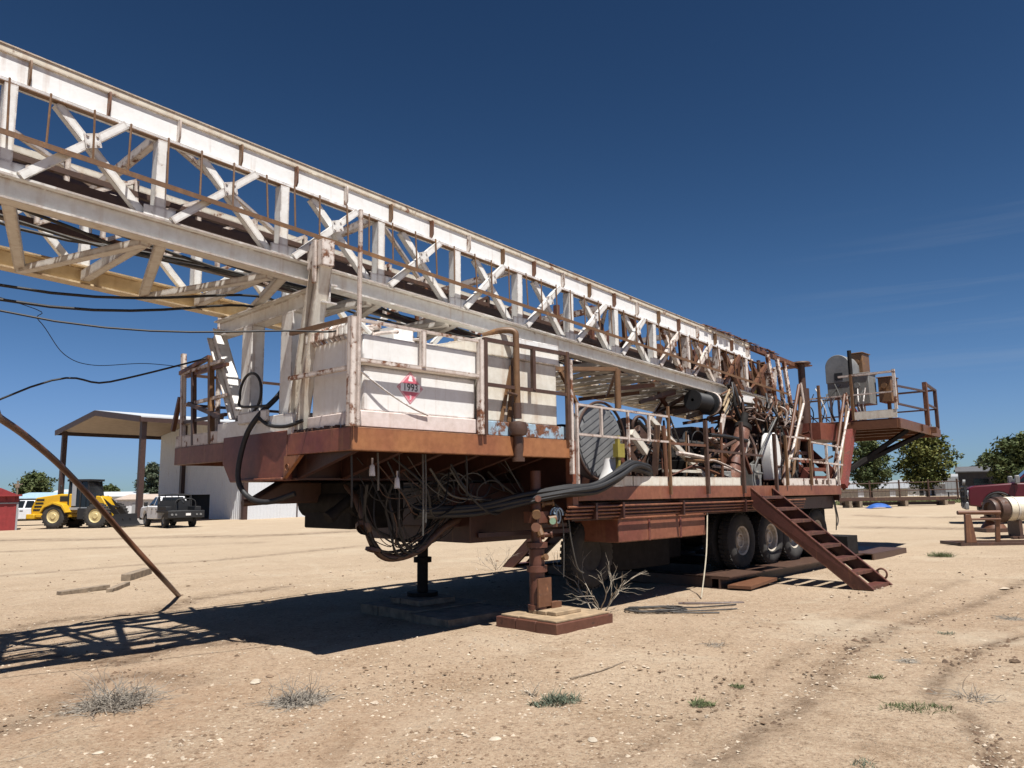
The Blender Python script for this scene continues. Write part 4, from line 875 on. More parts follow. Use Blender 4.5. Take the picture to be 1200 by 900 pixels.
b = MB(); b.box(2.6, 4.85, -2.5, -1.2, .184, .21); b.box(2.6, 4.85, -2.52, -2.49, -.04, .20); b.box(4.85, 4.88, -2.52, -1.2, -.04, .21); part('end_plate', b, 'rust_dark', T)
b = MB(); b.obox((-3.0, -2.42, .06), (.6, .05, .02), (-.03, .2, 0), (0, 0, .025)); part('loose_plank', b, 'rust', T)
b = MB(); b.box(2.0, 2.6, -2.2, -1.3, .205, .62); part('ballast_box', b, 'steel', T, .01)

# bowed pipe on the left, running up to the mast
P = [at(212, 698, 12.9)]; g0 = onground(210, 697); P = [g0 + Vector((.02, 0, -.05))]
for (x, y, Y) in ((190, 677, 12.6), (150, 633, 12.0), (110, 587, 11.2), (70, 545, 10.2), (30, 511, 9.2), (0, 490, 8.5), (-60, 450, 7.5)): P.append(at(x, y, Y))
P.append(R(-14.2, 3.35, zb(-14.2) - .02))
b = MB(); b.tube(arc([p - g0 for p in P], 6), .042, 12); o = b.build('bowed_pipe', M['rust'], None, loc=g0); tag(o, 'long rusty pipe bowed from the ground up to the mast at the left', 'pipe')
# overhead black cables slung below the mast
def cable(label, pts, r=.022):
    b = MB(); c = Vector(pts[0]); b.tube(arc([Vector(p) - c for p in pts], 8), r, 8); o = b.build('overhead_cable', M['cable'], None, loc=c); return tag(o, label, 'cable', 'black cables slung at the front of the rig')
cable('upper of the thick black cables slung under the mast, running above the other two', [R(-15.6, 2.6, zb(-15.6) - .02), at(0, 334, 7.6), at(300, 347, 9.6), R(-7.5, 2.3, 4.02)], .016)
cable('middle of the thick black cables slung under the mast, between the other two', [R(-15.4, 3.2, zb(-15.4) - .02), at(0, 351, 7.6), at(285, 358, 9.8), R(-7.7, 2.9, 4.1)], .016)
cable('lowest black cable crossing the mast stand posts and ending at the white tank', [R(-15.2, 2.2, zb(-15.2) - .02), at(0, 364, 6.8), at(355, 388, 8.2), R(-7.95, .5, 3.52)], .010)
pl = at(0, 468, 9.5); pr_ = R(-8.05, 3.55, 3.58); ex = pl + (pl - pr_) * 1.9; ex.z = gz(ex.x, ex.y)
cable('long black cable sloping down to the left from the walkway railing', [pr_, pr_.lerp(pl, .5) - Vector((0, 0, .06)), pl, ex], .013)
pA = R(-8.05, 4.1, 3.5)
cable('thin black wire looping in the sky left of the walkway railing', [R(-14.5, 3.3, zb(-14.5)), at(5, 350, 9), at(45, 375, 9.4), at(75, 415, 9.8), at(110, 428, 10.2), at(170, 426, 10.6), pA], .005)
# big hose looping from the mast stand
b = MB(); c = R(-8.0, 2.2, 2.4)
def rl(pts): return [R(*p) - c for p in pts]
b.tube(arc(rl([(-7.6, 1.9, 3.3), (-7.9, 1.85, 2.9), (-8.12, 1.95, 2.62), (-8.2, 2.1, 2.35), (-8.25, 2.15, 1.9), (-8.2, 2.0, 1.66), (-8.1, 1.7, 1.58), (-7.9, 1.4, 1.68)])), .033, 12)
b.tube(arc(rl([(-8.12, 1.95, 2.62), (-8.1, 1.7, 2.5), (-8.1, 1.3, 2.46), (-8.0, 1.1, 2.52)])), .022, 10)
b.tube(arc(rl([(-8.06, 1.8, 2.75)] + [(-8.05, 2.3 + .28 * cos(a), 2.95 + .26 * sin(a)) for a in [-.6 + .5 * i for i in range(11)]])), .018, 8)
o = b.build('black_hose', M['hose'], None, loc=c); tag(o, 'thick black hose looping down over the front of the upper deck beside the mast stand', 'hose')
print('attachments done')

# ------------------------------------------------------------------ weeds, wood, litter
def weed(name, label, cat, px, py, size, n, mat, up=.6, flat=1.0, group=None, thick=.004):
    """dry plant: wiry stems that wander and curl back on themselves"""
    c = onground(px, py); b = MB(); rd = random.Random(int(px * 7 + py))
    for i in range(n):
        a = rd.uniform(0, 2 * pi); L = size * rd.uniform(.35, 1.0)
        p = Vector((rd.gauss(0, .22) * size * flat, rd.gauss(0, .22) * size * flat, 0)); d = Vector((cos(a), sin(a), up * rd.uniform(.1, 1.2))).normalized(); pts = [p]
        k = 6
        for q in range(k):
            d = (d + Vector((rd.gauss(0, .38), rd.gauss(0, .38), rd.gauss(-.12 * (1.2 - up), .25)))).normalized(); p = p + d * L / k; p.z = max(p.z, .004); pts.append(p)
        b.tube(pts, [thick * (1 - .75 * q / k) for q in range(k + 1)], 4, False)
    o = b.build(name, mat, None, loc=c - Vector((0, 0, .005))); return tag(o, label, cat, group)
def shrub(name, label, cat, px, py, H, seed, mat, thick=.011, stems=9):
    """leafless bush: forking branches"""
    c = onground(px, py); b = MB(); rd = random.Random(seed)
    def grow(p, d, L, r, k):
        pts = [p]; 
        for q in range(4):
            d = (d + Vector((rd.gauss(0, .13), rd.gauss(0, .13), rd.gauss(.03, .1)))).normalized(); p = p + d * L / 4; pts.append(p)
        b.tube(pts, [r * (1 - .1 * q) for q in range(5)], 5, False)
        if k > 0:
            for q in range(rd.choice((2, 2, 3))):
                m = pts[rd.choice((2, 3, 4))]; grow(m, (d + Vector((rd.gauss(0, .55), rd.gauss(0, .55), rd.gauss(0, .3)))).normalized(), L * rd.uniform(.5, .8), r * .6, k - 1)
    for i in range(stems):
        a = rd.uniform(0, 2 * pi); grow(Vector((rd.gauss(0, .06), rd.gauss(0, .06), 0)), Vector((cos(a) * .8, sin(a) * .8, rd.uniform(.4, 1.2))).normalized(), H * rd.uniform(.35, .6), thick, 3)
    o = b.build(name, mat, None, loc=c - Vector((0, 0, .005))); return tag(o, label, cat)
DRY = plain('dry_stalks', (.33, .285, .22), .9, 0, .5, 12); DRY2 = plain('grey_stalks', (.25, .22, .18), .9, 0, .5, 12)
GREEN = plain('weed_green', (.085, .105, .038), .8, 0, .5, 14); SILVER = plain('silver_weed', (.095, .115, .075), .8, 0, .4, 14)
weed('tumbleweed', 'large dry grey tumbleweed on the dirt at the lower left', 'tumbleweed', 138, 828, .52, 620, DRY2, .45, .8, None, .0045)
weed('tumbleweed', 'small flattened dry tumbleweed right of the larger one', 'tumbleweed', 350, 822, .38, 380, DRY2, .35, .8, None, .004)
shrub('dead_bush', 'leafless pale dead bush growing against the timber pad of the near jack', 'bush', 704, 716, .95, 5, DRY, .010, 8)
shrub('dead_bush', 'faint thin dead bush standing alone beyond the far jack mat', 'bush', 582, 668, .8, 7, DRY2, .006, 6)
def tuft(px, py, size, n, label, mat=GREEN, name='weed_tuft'):
    c = onground(px, py); b = MB(); rd = random.Random(int(px * 3 + py))
    for i in range(int(n * 2.2)):
        a = rd.uniform(0, 6.28); r = size * rd.random() ** .6 * (.6 + .5 * abs(sin(a * 1.5 + px))); o = Vector((r * cos(a), r * sin(a), 0)); h = size * rd.uniform(.15, .55); w = .0025 + .003 * rd.random()
        s = Vector((rd.uniform(-1, 1), rd.uniform(-1, 1), 0)).normalized() * w; l = Vector((rd.gauss(0, .8), rd.gauss(0, .8), rd.uniform(.4, 1))) * h
        b.add([o - s, o + s, o + l * .6 + s * .8, o + l, o + l * .6 - s * .8], [(0, 1, 2, 3, 4)])
    o = b.build(name, mat, None, loc=c); return tag(o, label, 'weed', 'green weeds on the dirt')
tuft(655, 822, .17, 170, 'silvery green weed in front of the rig, below the dead bush', SILVER)
tuft(632, 826, .09, 60, 'small silvery weed just left of the silvery green one', SILVER)
tuft(822, 826, .10, 110, 'bright green tuft right of the silvery weed')
tuft(865, 805, .07, 50, 'tiny green weed above the bright green tuft')
tuft(1052, 832, .12, 110, 'left green tuft beside the dry patch at the lower right')
tuft(1075, 834, .14, 130, 'middle green tuft in the row beside the dry patch at the lower right')
tuft(1100, 833, .12, 110, 'right green tuft touching the dry patch at the lower right')
tuft(1028, 795, .07, 60, 'small green weed between the tracks above the lower right row')
tuft(1110, 744, .10, 60, 'sparse weed high on the right side of the yard', SILVER)
tuft(1103, 652, .28, 240, 'low green weed patch far to the right of the stairs')
tuft(823, 684, .26, 260, 'green weed growing at the foot of the hanging rope'); tuft(885, 684, .22, 260, 'green weed along the skid just left of the stairs'); tuft(905, 681, .16, 160, 'green weed in the shade under the stairs')
tuft(1012, 898, .08, 60, 'small grey weed at the bottom edge of the yard', SILVER)
weed('dry_grass', 'dry grey grass patch beside the wheel track at the lower right', 'dry grass', 1138, 820, .30, 220, DRY2, .15); weed('dry_grass', 'thin dry grass clump between the stairs and the rope coil', 'dry grass', 838, 757, .20, 60, DRY2, .4)
weed('dry_grass', 'small dry grass clump left of the wheel tracks on the right', 'dry grass', 1062, 775, .16, 70, DRY2, .3); weed('dry_grass', 'dry stalks standing left of the silvery weed', 'dry grass', 622, 815, .22, 14, DRY, 1.4, .4); weed('dry_grass', 'brown dry grass near the right edge above the tracks', 'dry grass', 1185, 725, .25, 60, DRY2, .25)
def plank(px0, py0, px1, py1, w, h, label, dip=0):
    p, q = onground(px0, py0), onground(px1, py1); c = (p + q) / 2; b = MB(); b.beam(p - c + Vector((0, 0, h / 2 - .01)), q - c + Vector((0, 0, h / 2 + dip)), w, h); o = b.build('timber_offcut', M['wood_grey'], None, loc=c, bevel=.01); tag(o, label, 'timber', 'weathered timbers on the dirt')
plank(69, 698, 126, 690, .16, .09, 'long weathered timber, leftmost on the dirt left of the pipe foot'); plank(128, 694, 149, 686, .12, .08, 'short weathered timber in the middle of the three'); plank(147, 681, 173, 673, .2, .16, 'thick weathered block nearest the foot of the bowed pipe')
def rock(px, py, s, label, mat):
    c = onground(px, py); b = MB(); rd = random.Random(px); vs = []; n = 8
    for zt_, rr in ((-.3, .8), (.15, 1.0), (.5, .65)):
        for k in range(n): vs.append((s * 1.5 * rr * cos(k * 2 * pi / n) * rd.uniform(.8, 1.2), s * rr * sin(k * 2 * pi / n) * rd.uniform(.8, 1.2), s * zt_ * rd.uniform(.8, 1.2)))
    fs = [(i * n + k, i * n + (k + 1) % n, (i + 1) * n + (k + 1) % n, (i + 1) * n + k) for i in range(2) for k in range(n)] + [tuple(range(2 * n, 3 * n))]
    b.add(vs, fs); o = b.build('rock', mat, None, loc=c, rz=rd.uniform(0, 3)); tag(o, label, 'rock', 'loose stones in the foreground')
RK = plain('rock_brown', (.22, .15, .095), .9, 0, .4, 9); RKP = plain('rock_pale', (.42, .36, .28), .9, 0, .3, 9)
rock(180, 848, .045, 'brown block of dirt right of the large tumbleweed', RK); rock(300, 800, .05, 'flat pale stone left of the small tumbleweed', RKP); rock(316, 793, .035, 'brown stone behind the flat pale stone', RK); rock(115, 883, .025, 'pale stone in the lower left corner', RKP); rock(217, 812, .028, 'dark stone between the two tumbleweeds', RK); rock(580, 867, .032, 'round pale stone at the bottom in the middle', RKP); rock(695, 868, .035, 'pale stone below the silvery weed', RKP); rock(540, 833, .02, 'small dark red stone left of the silvery weed', RK); rock(291, 842, .014, 'tiny dark stone below the small tumbleweed', RK)

# ------------------------------------------------------------------ trees
BARK = plain('bark', (.10, .07, .05), .95, 0, .4, 8)
def leafmat(name, a, b_):
    t = NT(name); v = t.coord(); t.l(t.mix(t.step(t.noise(v, 1.2, 5, .7), .38, .62), a, b_), t.b.inputs['Base Color']); t.b.inputs['Roughness'].default_value = .7; t.b.inputs['Specular IOR Level'].default_value = .2; return t.m
LEAF = leafmat('pine_leaf', (.068, .085, .022), (.16, .155, .042)); LEAFD = leafmat('dark_leaf', (.042, .060, .022), (.085, .10, .034)); LEAFB = leafmat('blue_leaf', (.045, .062, .040), (.085, .10, .06))
def tree(label, base, H, W, trunk, leaf, n=2600, seed=1, ls=.16, low=.25, trunk_r=.14):
    rd = random.Random(seed); T = thing('tree', label, 'tree', base, rd.uniform(0, 6))
    b = MB(); tips = []
    b.tube(arc([(0, 0, -.1), (.06, .02, trunk), (.0, .08, H * .6), (.05, 0, H * .92)]), [trunk_r * (1 - .85 * i / 18) for i in range(19)], 9)
    nl = 42
    for i in range(nl):
        f = i / nl; z = H * (low + (.95 - low) * f); a = i * 2.4 + rd.uniform(-.4, .4)
        prof = math.sin(pi * (.12 + .84 * f) ** .85) ** .75; L = W / 2 * prof * rd.uniform(.6, 1.08)
        s = Vector((0, 0, z - L * .3)); e = Vector((cos(a) * L, sin(a) * L, z + L * rd.uniform(-.05, .25))); b.tube(arc([s, s.lerp(e, .55) + Vector((0, 0, .05)), e], 3), [trunk_r * .3 * (1 - .8 * k / 6) for k in range(7)], 5)
        for k in range(4): tips.append(s.lerp(e, .3 + .24 * k) + Vector((rd.gauss(0, .12), rd.gauss(0, .12), rd.gauss(0, .1))) * W * .3)
    part('trunk', b, BARK, T)
    b = MB()
    for i in range(n):
        c = rd.choice(tips) + Vector((rd.gauss(0, 1), rd.gauss(0, 1), rd.gauss(0, .8))) * W * .055
        x = Vector((rd.gauss(0, 1), rd.gauss(0, 1), rd.gauss(0, .7))).normalized(); y = x.cross(Vector((rd.gauss(0, 1), rd.gauss(0, 1), rd.gauss(0, 1)))).normalized(); s = ls * rd.uniform(.5, 1.3)
        b.add([c - x * s, c + y * s * .45, c + x * s, c - y * s * .45], [(0, 1, 2, 3)])
    o = part('crown', b, leaf, T); return T
def tree_px(label, px, ybase, ytop, wpx, Y, **kw):
    p = at(px, ybase, Y); g = gz(p.x, p.y); t = at(px, ytop, Y); p.z = g
    kw['n'] = int(kw.get('n', 3000) * 2.1)
    return tree(label, p, t.z - g, wpx / FPX * Y, kw.pop('trunk', .25 * (t.z - g)), kw.pop('leaf', LEAF), **kw)
tree_px('bushy green tree behind the pipe fence, partly under the rear platform', 1022, 587, 510, 50, 64, seed=3, trunk=1.3, leaf=LEAFD)
tree_px('wide yellowish green tree behind the pipe fence, right of the one under the platform', 1088, 587, 502, 66, 63, seed=5, trunk=1.5, n=4200)
tree_px('large dark tree standing over the house at the right edge', 1198, 590, 510, 70, 50, seed=8, leaf=LEAFD, trunk=1.5, n=3800)
tree_px('round grey green tree behind the dark house roof', 1158, 580, 533, 30, 105, seed=9, leaf=LEAFB, ls=.22)
tree_px('spreading dark tree beyond the blue roofed shelter at the left', 38, 600, 555, 44, 110, seed=12, leaf=LEAFD, ls=.25, low=.35)
tree_px('low round tree beyond the cab of the yellow loader', 127, 600, 569, 28, 120, seed=13, leaf=LEAFD, ls=.25, low=.3)
tree_px('tall dark evergreen left of the metal building, behind the white pickup', 176, 600, 541, 32, 95, seed=14, leaf=LEAFB, ls=.2, low=.15)
for i, (px, w, top) in enumerate(((1005, 18, 565), (1120, 24, 566), (1140, 24, 560), (1180, 30, 560))):
    tree_px(['low dark shrub behind the fence, leftmost under the platform', 'low shrub beside the grey gabled shed', 'low shrub in front of the dark house wall', 'low shrub behind the red pickup cab'][i], px, 584, top + 2, w, 95, seed=30 + i, leaf=LEAFD, n=900, low=.05, ls=.25)
tree_px('broad green tree behind the pipe fence, beyond the red pickup', 1330, 587, 500, 90, 66, seed=41, trunk=1.5); tree_px('dark tree farthest along the pipe fence to the right', 1460, 587, 508, 80, 70, seed=42, leaf=LEAFD, trunk=1.4)
print('trees done')

# ------------------------------------------------------------------ buildings
def corr(name, col, rough=.45, metal=.0): return paint(name, col, .04, .15, .12, rough=rough)
M['tin'] = corr('white_tin', (.58, .60, .62)); M['tin_grey'] = corr('grey_tin', (.28, .29, .30)); M['trim'] = plain('brown_trim', (.05, .026, .02), .5); M['soffit'] = plain('tan_soffit', (.36, .28, .20), .7, 0, .15, 2)
M['roof_white'] = plain('roof_white', (.55, .57, .58), .35, 0, .08, 2); M['barn'] = plain('barn_red', (.22, .022, .022), .6, 0, .2, 3); M['glass'] = plain('dark_glass', (.012, .014, .016), .08, 0, .1, 3, bump=0)
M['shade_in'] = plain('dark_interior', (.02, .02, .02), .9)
def corrwall(b, p, q, z0, z1, pitch=.30, dep=.03):
    """ribbed metal sheet wall between ground points p and q"""
    p, q = Vector(p), Vector(q); d = (q - p); L = d.length; d.normalize(); nrm = Vector((d.y, -d.x, 0)); n = max(1, int(L / pitch)); pr = []
    for i in range(n):
        for f, h in ((0, 0), (.62, 0), (.70, 1), (.92, 1)): pr.append(p + d * (L * (i + f) / n) + nrm * dep * h)
    pr.append(q); m = len(pr); zz = z1 if callable(z1) else (lambda t: z1)
    b.add([Vector((a.x, a.y, z0)) for a in pr] + [Vector((a.x, a.y, zz((a - p).dot(d) / L))) for a in pr], [(i, i + 1, m + i + 1, m + i) for i in range(m - 1)])
# metal building with open gabled canopy; local x along its length, y across (away)
BX = at(163, 612, 55); g = gz(BX.x, BX.y); by = atan2(.75, .66)
MBD = thing('metal_building', 'tall white corrugated metal building with an open gabled canopy on brown posts', 'building', (BX.x, BX.y, g), by)
W_, E_, RI, CL, LL = 15.7, 7.6, 8.6, 8.25, 33.0
def rz_(y): return E_ + (RI - E_) * (1 - abs(y - W_ / 2) / (W_ / 2))
b = MB()
for s, y0, y1 in ((0, -.45, W_ / 2), (1, W_ / 2, W_ + .45)):
    a0, a1 = rz_(y0), rz_(y1); b.prism([(-.5, y0, a0 + .02), (-.5, y1, a1 + .02), (-.5, y1, a1 + .14), (-.5, y0, a0 + .14)], (LL + 1, 0, 0))
part('roof', b, 'roof_white', MBD)
b = MB()
for y0, y1 in ((.0, W_ / 2), (W_ / 2, W_)): b.prism([(-.3, y0, rz_(y0) - .06), (-.3, y1, rz_(y1) - .06), (-.3, y1, rz_(y1) + .0), (-.3, y0, rz_(y0) + .0)], (CL + .2, 0, 0))
part('soffit', b, 'soffit', MBD)
b = MB()
for y0, y1 in ((-.5, W_ / 2), (W_ / 2, W_ + .5)): b.beam((-.53, y0, rz_(y0) - .1), (-.53, y1, rz_(y1) - .1), .10, .42)
b.beam((-.5, -.5, rz_(-.5) - .12), (LL + .5, -.5, rz_(-.5) - .12), .08, .32); b.beam((-.5, W_ + .5, rz_(-.5) - .12), (LL + .5, W_ + .5, rz_(-.5) - .12), .08, .32)
part('fascia', b, 'trim', MBD)
for x, y in ((0, .15), (0, W_ - .15), (CL - .15, .12), (CL - .2, W_ * .68)):
    b = MB(); b.beam((x, y, -.2), (x, y, rz_(y) - .1), .36, .36)
    p = part('canopy_post', b, 'trim', MBD)
    if x == 0: bb = MB(); bb.box(x - .4, x + .4, y - .4, y + .4, -.2, .45); part('post_footing', bb, plain('concrete', (.42, .40, .37), .9), p)
b = MB()
# front wall with a dark doorway
D0, D1, DH = 6.0, 10.4, 2.1
corrwall(b, (CL, W_, 0), (CL, D1, 0), -.3, lambda t: rz_(W_ + (D1 - W_) * t) - .02); corrwall(b, (CL, D0, 0), (CL, .0, 0), -.3, lambda t: rz_(D0 - D0 * t) - .02); corrwall(b, (CL, D1, 0), (CL, D0, 0), DH, lambda t: rz_(D1 + (D0 - D1) * t) - .02)
corrwall(b, (CL, 0, 0), (LL, 0, 0), -.6, E_ - .05); corrwall(b, (LL, 0, 0), (LL, W_, 0), -.6, E_); corrwall(b, (LL, W_, 0), (CL, W_, 0), -.6, E_ - .05)
part('wall', b, 'tin', MBD)
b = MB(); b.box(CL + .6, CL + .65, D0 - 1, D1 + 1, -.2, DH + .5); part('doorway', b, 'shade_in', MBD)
for x in (CL + 4.5, CL + 10, CL + 16, CL + 21):
    b = MB(); b.box(x - .05, x + .05, -.10, -.05, -.4, E_ - .3); part('downpipe', b, 'trim', MBD)

def shed(name, label, cat, px0, px1, ybase, ytop, Y, depth, wall, roof, ridge=.0, yaw=0.0, door=None, base_z=None):
    p, q = at(px0, ybase, Y), at(px1, ybase, Y); w = abs(q.x - p.x); c = (p + q) / 2; g = gz(c.x, c.y); h = at((px0 + px1) / 2, ytop, Y).z - g
    T = thing(name, label, cat, (c.x, c.y, g), yaw); b = MB(); he = h - ridge
    corrwall(b, (-w / 2, 0, 0), (w / 2, 0, 0), -.4, he, .5, .02); corrwall(b, (w / 2, 0, 0), (w / 2, depth, 0), -.4, he, .5, .02); corrwall(b, (w / 2, depth, 0), (-w / 2, depth, 0), -.4, he, .5, .02); corrwall(b, (-w / 2, depth, 0), (-w / 2, 0, 0), -.4, he, .5, .02)
    if ridge:
        for x in (-w / 2, w / 2): b.add([(x, 0, he), (x, depth, he), (x, depth / 2, h)], [(0, 1, 2)])
    part('wall', b, wall, T)
    b = MB()
    if ridge:
        for y0, y1 in ((-.25, depth / 2), (depth + .25, depth / 2)): b.prism([(-w / 2 - .2, y0, he + .02 - (.25 * ridge / (depth / 2))), (-w / 2 - .2, y1, h + .02), (-w / 2 - .2, y1, h + .1), (-w / 2 - .2, y0, he + .1 - (.25 * ridge / (depth / 2)))], (w + .4, 0, 0))
    else: b.box(-w / 2 - .2, w / 2 + .2, -.3, depth + .2, he + .01, he + .12)
    part('roof', b, roof, T)
    for d in (door or []):
        b = MB(); x0, x1, z0, z1, m = d; b.box(x0 * w, x1 * w, -.06, -.03, z0 * he, z1 * he); part('door' if z0 == 0 else 'window', b, m, T)
    return T
# left background
T = shed('barn', 'dark red barn style shed at the left edge of the yard', 'shed', -45, 13, 617, 582, 50, 3, 'barn', 'barn', 0, .55)
w2 = .0
b = MB(); pg = [(-1.85, -.02, 1.9), (1.68, -.02, 1.9), (1.45, -.02, 2.35), (.6, -.02, 2.75), (-.8, -.02, 2.75), (-1.62, -.02, 2.35)]
b.prism(pg, (0, 3.1, 0)); part('gambrel_roof', b, 'barn', T); b = MB(); b.box(-1.7, 1.66, -.06, -.04, 1.72, 1.80); b.box(1.55, 1.66, -.065, -.04, 0, 1.72); part('white_trim', b, 'tin_grey', T)
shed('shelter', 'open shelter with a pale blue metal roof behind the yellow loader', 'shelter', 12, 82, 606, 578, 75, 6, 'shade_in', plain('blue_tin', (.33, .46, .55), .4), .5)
shed('low_building', 'long low white building with a pale roof between the loader and the canopy post', 'building', 100, 162, 606, 577, 92, 7, 'tin', 'roof_white', .5, 0, [(-.4, -.25, 0, .7, 'tin_grey'), (.0, .12, .3, .7, 'glass')])
shed('low_building', 'white building with a brownish roof seen behind the canopy post', 'building', 136, 196, 608, 580, 84, 6, 'tin', plain('tan_roof', (.42, .34, .28), .6), .5, 0, [(-.2, -.05, 0, .75, 'tin_grey'), (.15, .3, .3, .7, 'glass')])
shed('low_building', 'far white building roof glimpsed above the loader hood', 'building', 52, 110, 600, 574, 120, 8, 'tin', 'roof_white', .7)
b = MB(); p = at(18, 605, 80); b.cyl((0, 0, -.2), (0, 0, 4.0), .09, 8); b.box(-.5, .5, -.04, .04, 3.6, 3.7); b.box(-.2, .2, -.1, .1, 3.3, 3.6); o = b.build('utility_pole', M['wood_grey'], None, loc=(p.x, p.y, gz(p.x, p.y))); tag(o, 'short utility pole standing behind the red barn', 'pole')
# right background
shed('low_building', 'long pale beige building behind the fence, left of the first tree trunk', 'building', 985, 1060, 585, 564, 85, 6, plain('beige_wall', (.36, .32, .26), .7), 'tin_grey', .8, -.4, [(-.2, -.12, 0, .8, 'tin'), (.25, .33, 0, .8, 'tin')])
shed('low_building', 'white sided building with posts seen between the two fence trees', 'building', 1062, 1104, 586, 562, 84, 6, 'tin', 'tin_grey', .7, -.4, [(-.1, .0, 0, .8, 'shade_in'), (.2, .3, 0, .8, 'glass'), (.36, .42, 0, .8, 'shade_in')])
shed('gabled_shed', 'grey gabled shed behind the fence near the notice board', 'shed', 1100, 1138, 585, 556, 80, 4, 'tin_grey', 'tin_grey', .9, -.45, [(-.2, .2, .3, .8, 'glass')])
shed('house', 'dark brown house with a low grey roof behind the red pickup', 'house', 1134, 1236, 590, 546, 58, 6, plain('dark_siding', (.035, .032, .033), .7), plain('shingle_grey', (.085, .085, .09), .8), .4, -.52, [(-.35, -.2, .4, .75, 'glass'), (-.05, .08, 0, .8, 'shade_in')])
T = thing('notice_board', 'blank grey board on two posts behind the fence', 'sign', Vector((at(1120, 585, 66).x, 66, gz(at(1120, 585, 66).x, 66))))
b = MB(); b.box(-.8, .8, -.04, 0, .6, 1.9); part('board', b, 'tin_grey', T)
for x in (-.55, .55): b = MB(); b.box(x - .04, x + .04, 0.003, .08, -.1, 1.8); part('post', b, 'steel', T)
# pipe fence
p0, p1 = at(985, 588, 58), at(1500, 588, 64); FNC = thing('pipe_fence', 'dark pipe fence with two rails and posts in front of the trees on the right', 'fence', (p0.x, p0.y, gz(p0.x, p0.y)))
dv = Vector((p1.x - p0.x, p1.y - p0.y, gz(p1.x, p1.y) - gz(p0.x, p0.y)))
for z in (1.55, .95, .3): b = MB(); b.cyl(Vector((0, 0, z)), dv + Vector((0, 0, z)), .035, 8); part('rail', b, 'rust_dark', FNC)
for i in range(17): b = MB(); c = dv * (i / 16); b.cyl(c + Vector((0, 0, -.2)), c + Vector((0, 0, 1.75)), .07, 8); part('post', b, 'rust_dark', FNC)
b = MB()
for i in range(120): c = dv * ((i + .5) / 120); b.cyl(c + Vector((0, 0, .3)), c + Vector((0, 0, 1.55)), .006, 4)
part('mesh_wire', b, 'wire', FNC)
# grass verge under the fence
b = MB(); rd = random.Random(77)
for i in range(12000):
    f = rd.random(); c = Vector((p0.x, p0.y, 0)) + dv * f + Vector((0, rd.uniform(-3.5, 6), 0)); c.z = gz(c.x, c.y); h = rd.uniform(.08, .28); s = Vector((rd.uniform(-1, 1), rd.uniform(-1, 1), 0)).normalized() * .05
    b.add([c - s, c + s, c + Vector((rd.gauss(0, .08), rd.gauss(0, .08), h))], [(0, 1, 2)])
b.build('grass', plain('verge_grass', (.14, .16, .06), .9, 0, .4, 1.5), None)['kind'] = 'stuff'
# pipe rack and tarp by the fence
q = at(1035, 590, 52); T = thing('pipe_stack', 'low rack of long rusty beams lying in front of the fence', 'beams', (q.x, 52, gz(q.x, 52)), radians(2))
for i, (z, x0, x1) in enumerate(((.55, -3.0, 5.0), (.50, -2.9, 4.4), (.22, -2.6, 5.2))): b = MB(); b.beam((x0, i * .3, z), (x1, i * .3, z), .2, .2); part('beam', b, 'rust_dark', T)
for x in (-2.3, -1.6, 1.5, 4.2): b = MB(); b.box(x - .1, x + .1, -.2, .8, -.05, .40); part('sleeper', b, 'wood_grey', T)
q = at(1030, 590, 50); b = MB(); vs = []; n = 9
for j in range(5):
    for i in range(n): vs.append(((i / (n - 1) - .5) * 1.5, (j / 4 - .5) * .9, .33 * sin(pi * i / (n - 1)) ** .5 * sin(pi * (j + .3) / 4.6) + .05 * mn.noise(Vector((i, j, 1)))))
b.add(vs, [(j * n + i, j * n + i + 1, (j + 1) * n + i + 1, (j + 1) * n + i) for j in range(4) for i in range(n - 1)]); o = b.build('tarp', plain('blue_tarp', (.03, .10, .34), .5, 0, .3, 5), None, loc=(q.x, 50, gz(q.x, 50))); tag(o, 'crumpled blue tarp on the ground in front of the rusty beams', 'tarp')
print('buildings done')

# ------------------------------------------------------------------ vehicles
def roadwheel(T, x, y, r, w, s, tyre='rubber', rim='galv', n=26, lug=False):
    b = MB(); b.lathe([(r * .55, s * .03), (r * .62, -s * .0), (r * .85, -s * .0), (r * .97, s * .04), (r, s * w * .25), (r, s * w * .75), (r * .95, s * w), (r * .5, s * w)], (x, y, r), (0, 1, 0), n)
    if lug:
        for i in range(24):
            a = 2 * pi * i / 24
            for k in (.25, .75): b.obox((x + r * cos(a), y + s * w * k, r + r * sin(a)), (cos(a) * .03, 0, sin(a) * .03), (0, w * .22, 0), (-sin(a) * .045, 0, cos(a) * .045))
    t = part('wheel', b, tyre, T)
    b = MB(); b.lathe([(.001, s * .02), (r * .2, s * .01), (r * .24, s * .05), (r * .46, s * .07), (r * .55, s * .02), (r * .57, s * .06)], (x, y, r), (0, 1, 0), n); part('rim', b, rim, t); return t
def carpaint(name, col, rough=.28):
    t = NT(name); v = t.coord(); t.l(t.mix(t.step(t.noise(v, 3, 5), .35, .7), tuple(c * .85 for c in col), col), t.b.inputs['Base Color']); t.b.inputs['Roughness'].default_value = max(rough, .4); t.b.inputs['Coat Weight'].default_value = .12; t.b.inputs['Coat Roughness'].default_value = .1; return t.m
def arch(cx, r, z0, n=8): return [(cx + r * cos(pi * i / n), z0 + r * sin(pi * i / n)) for i in range(n + 1)]
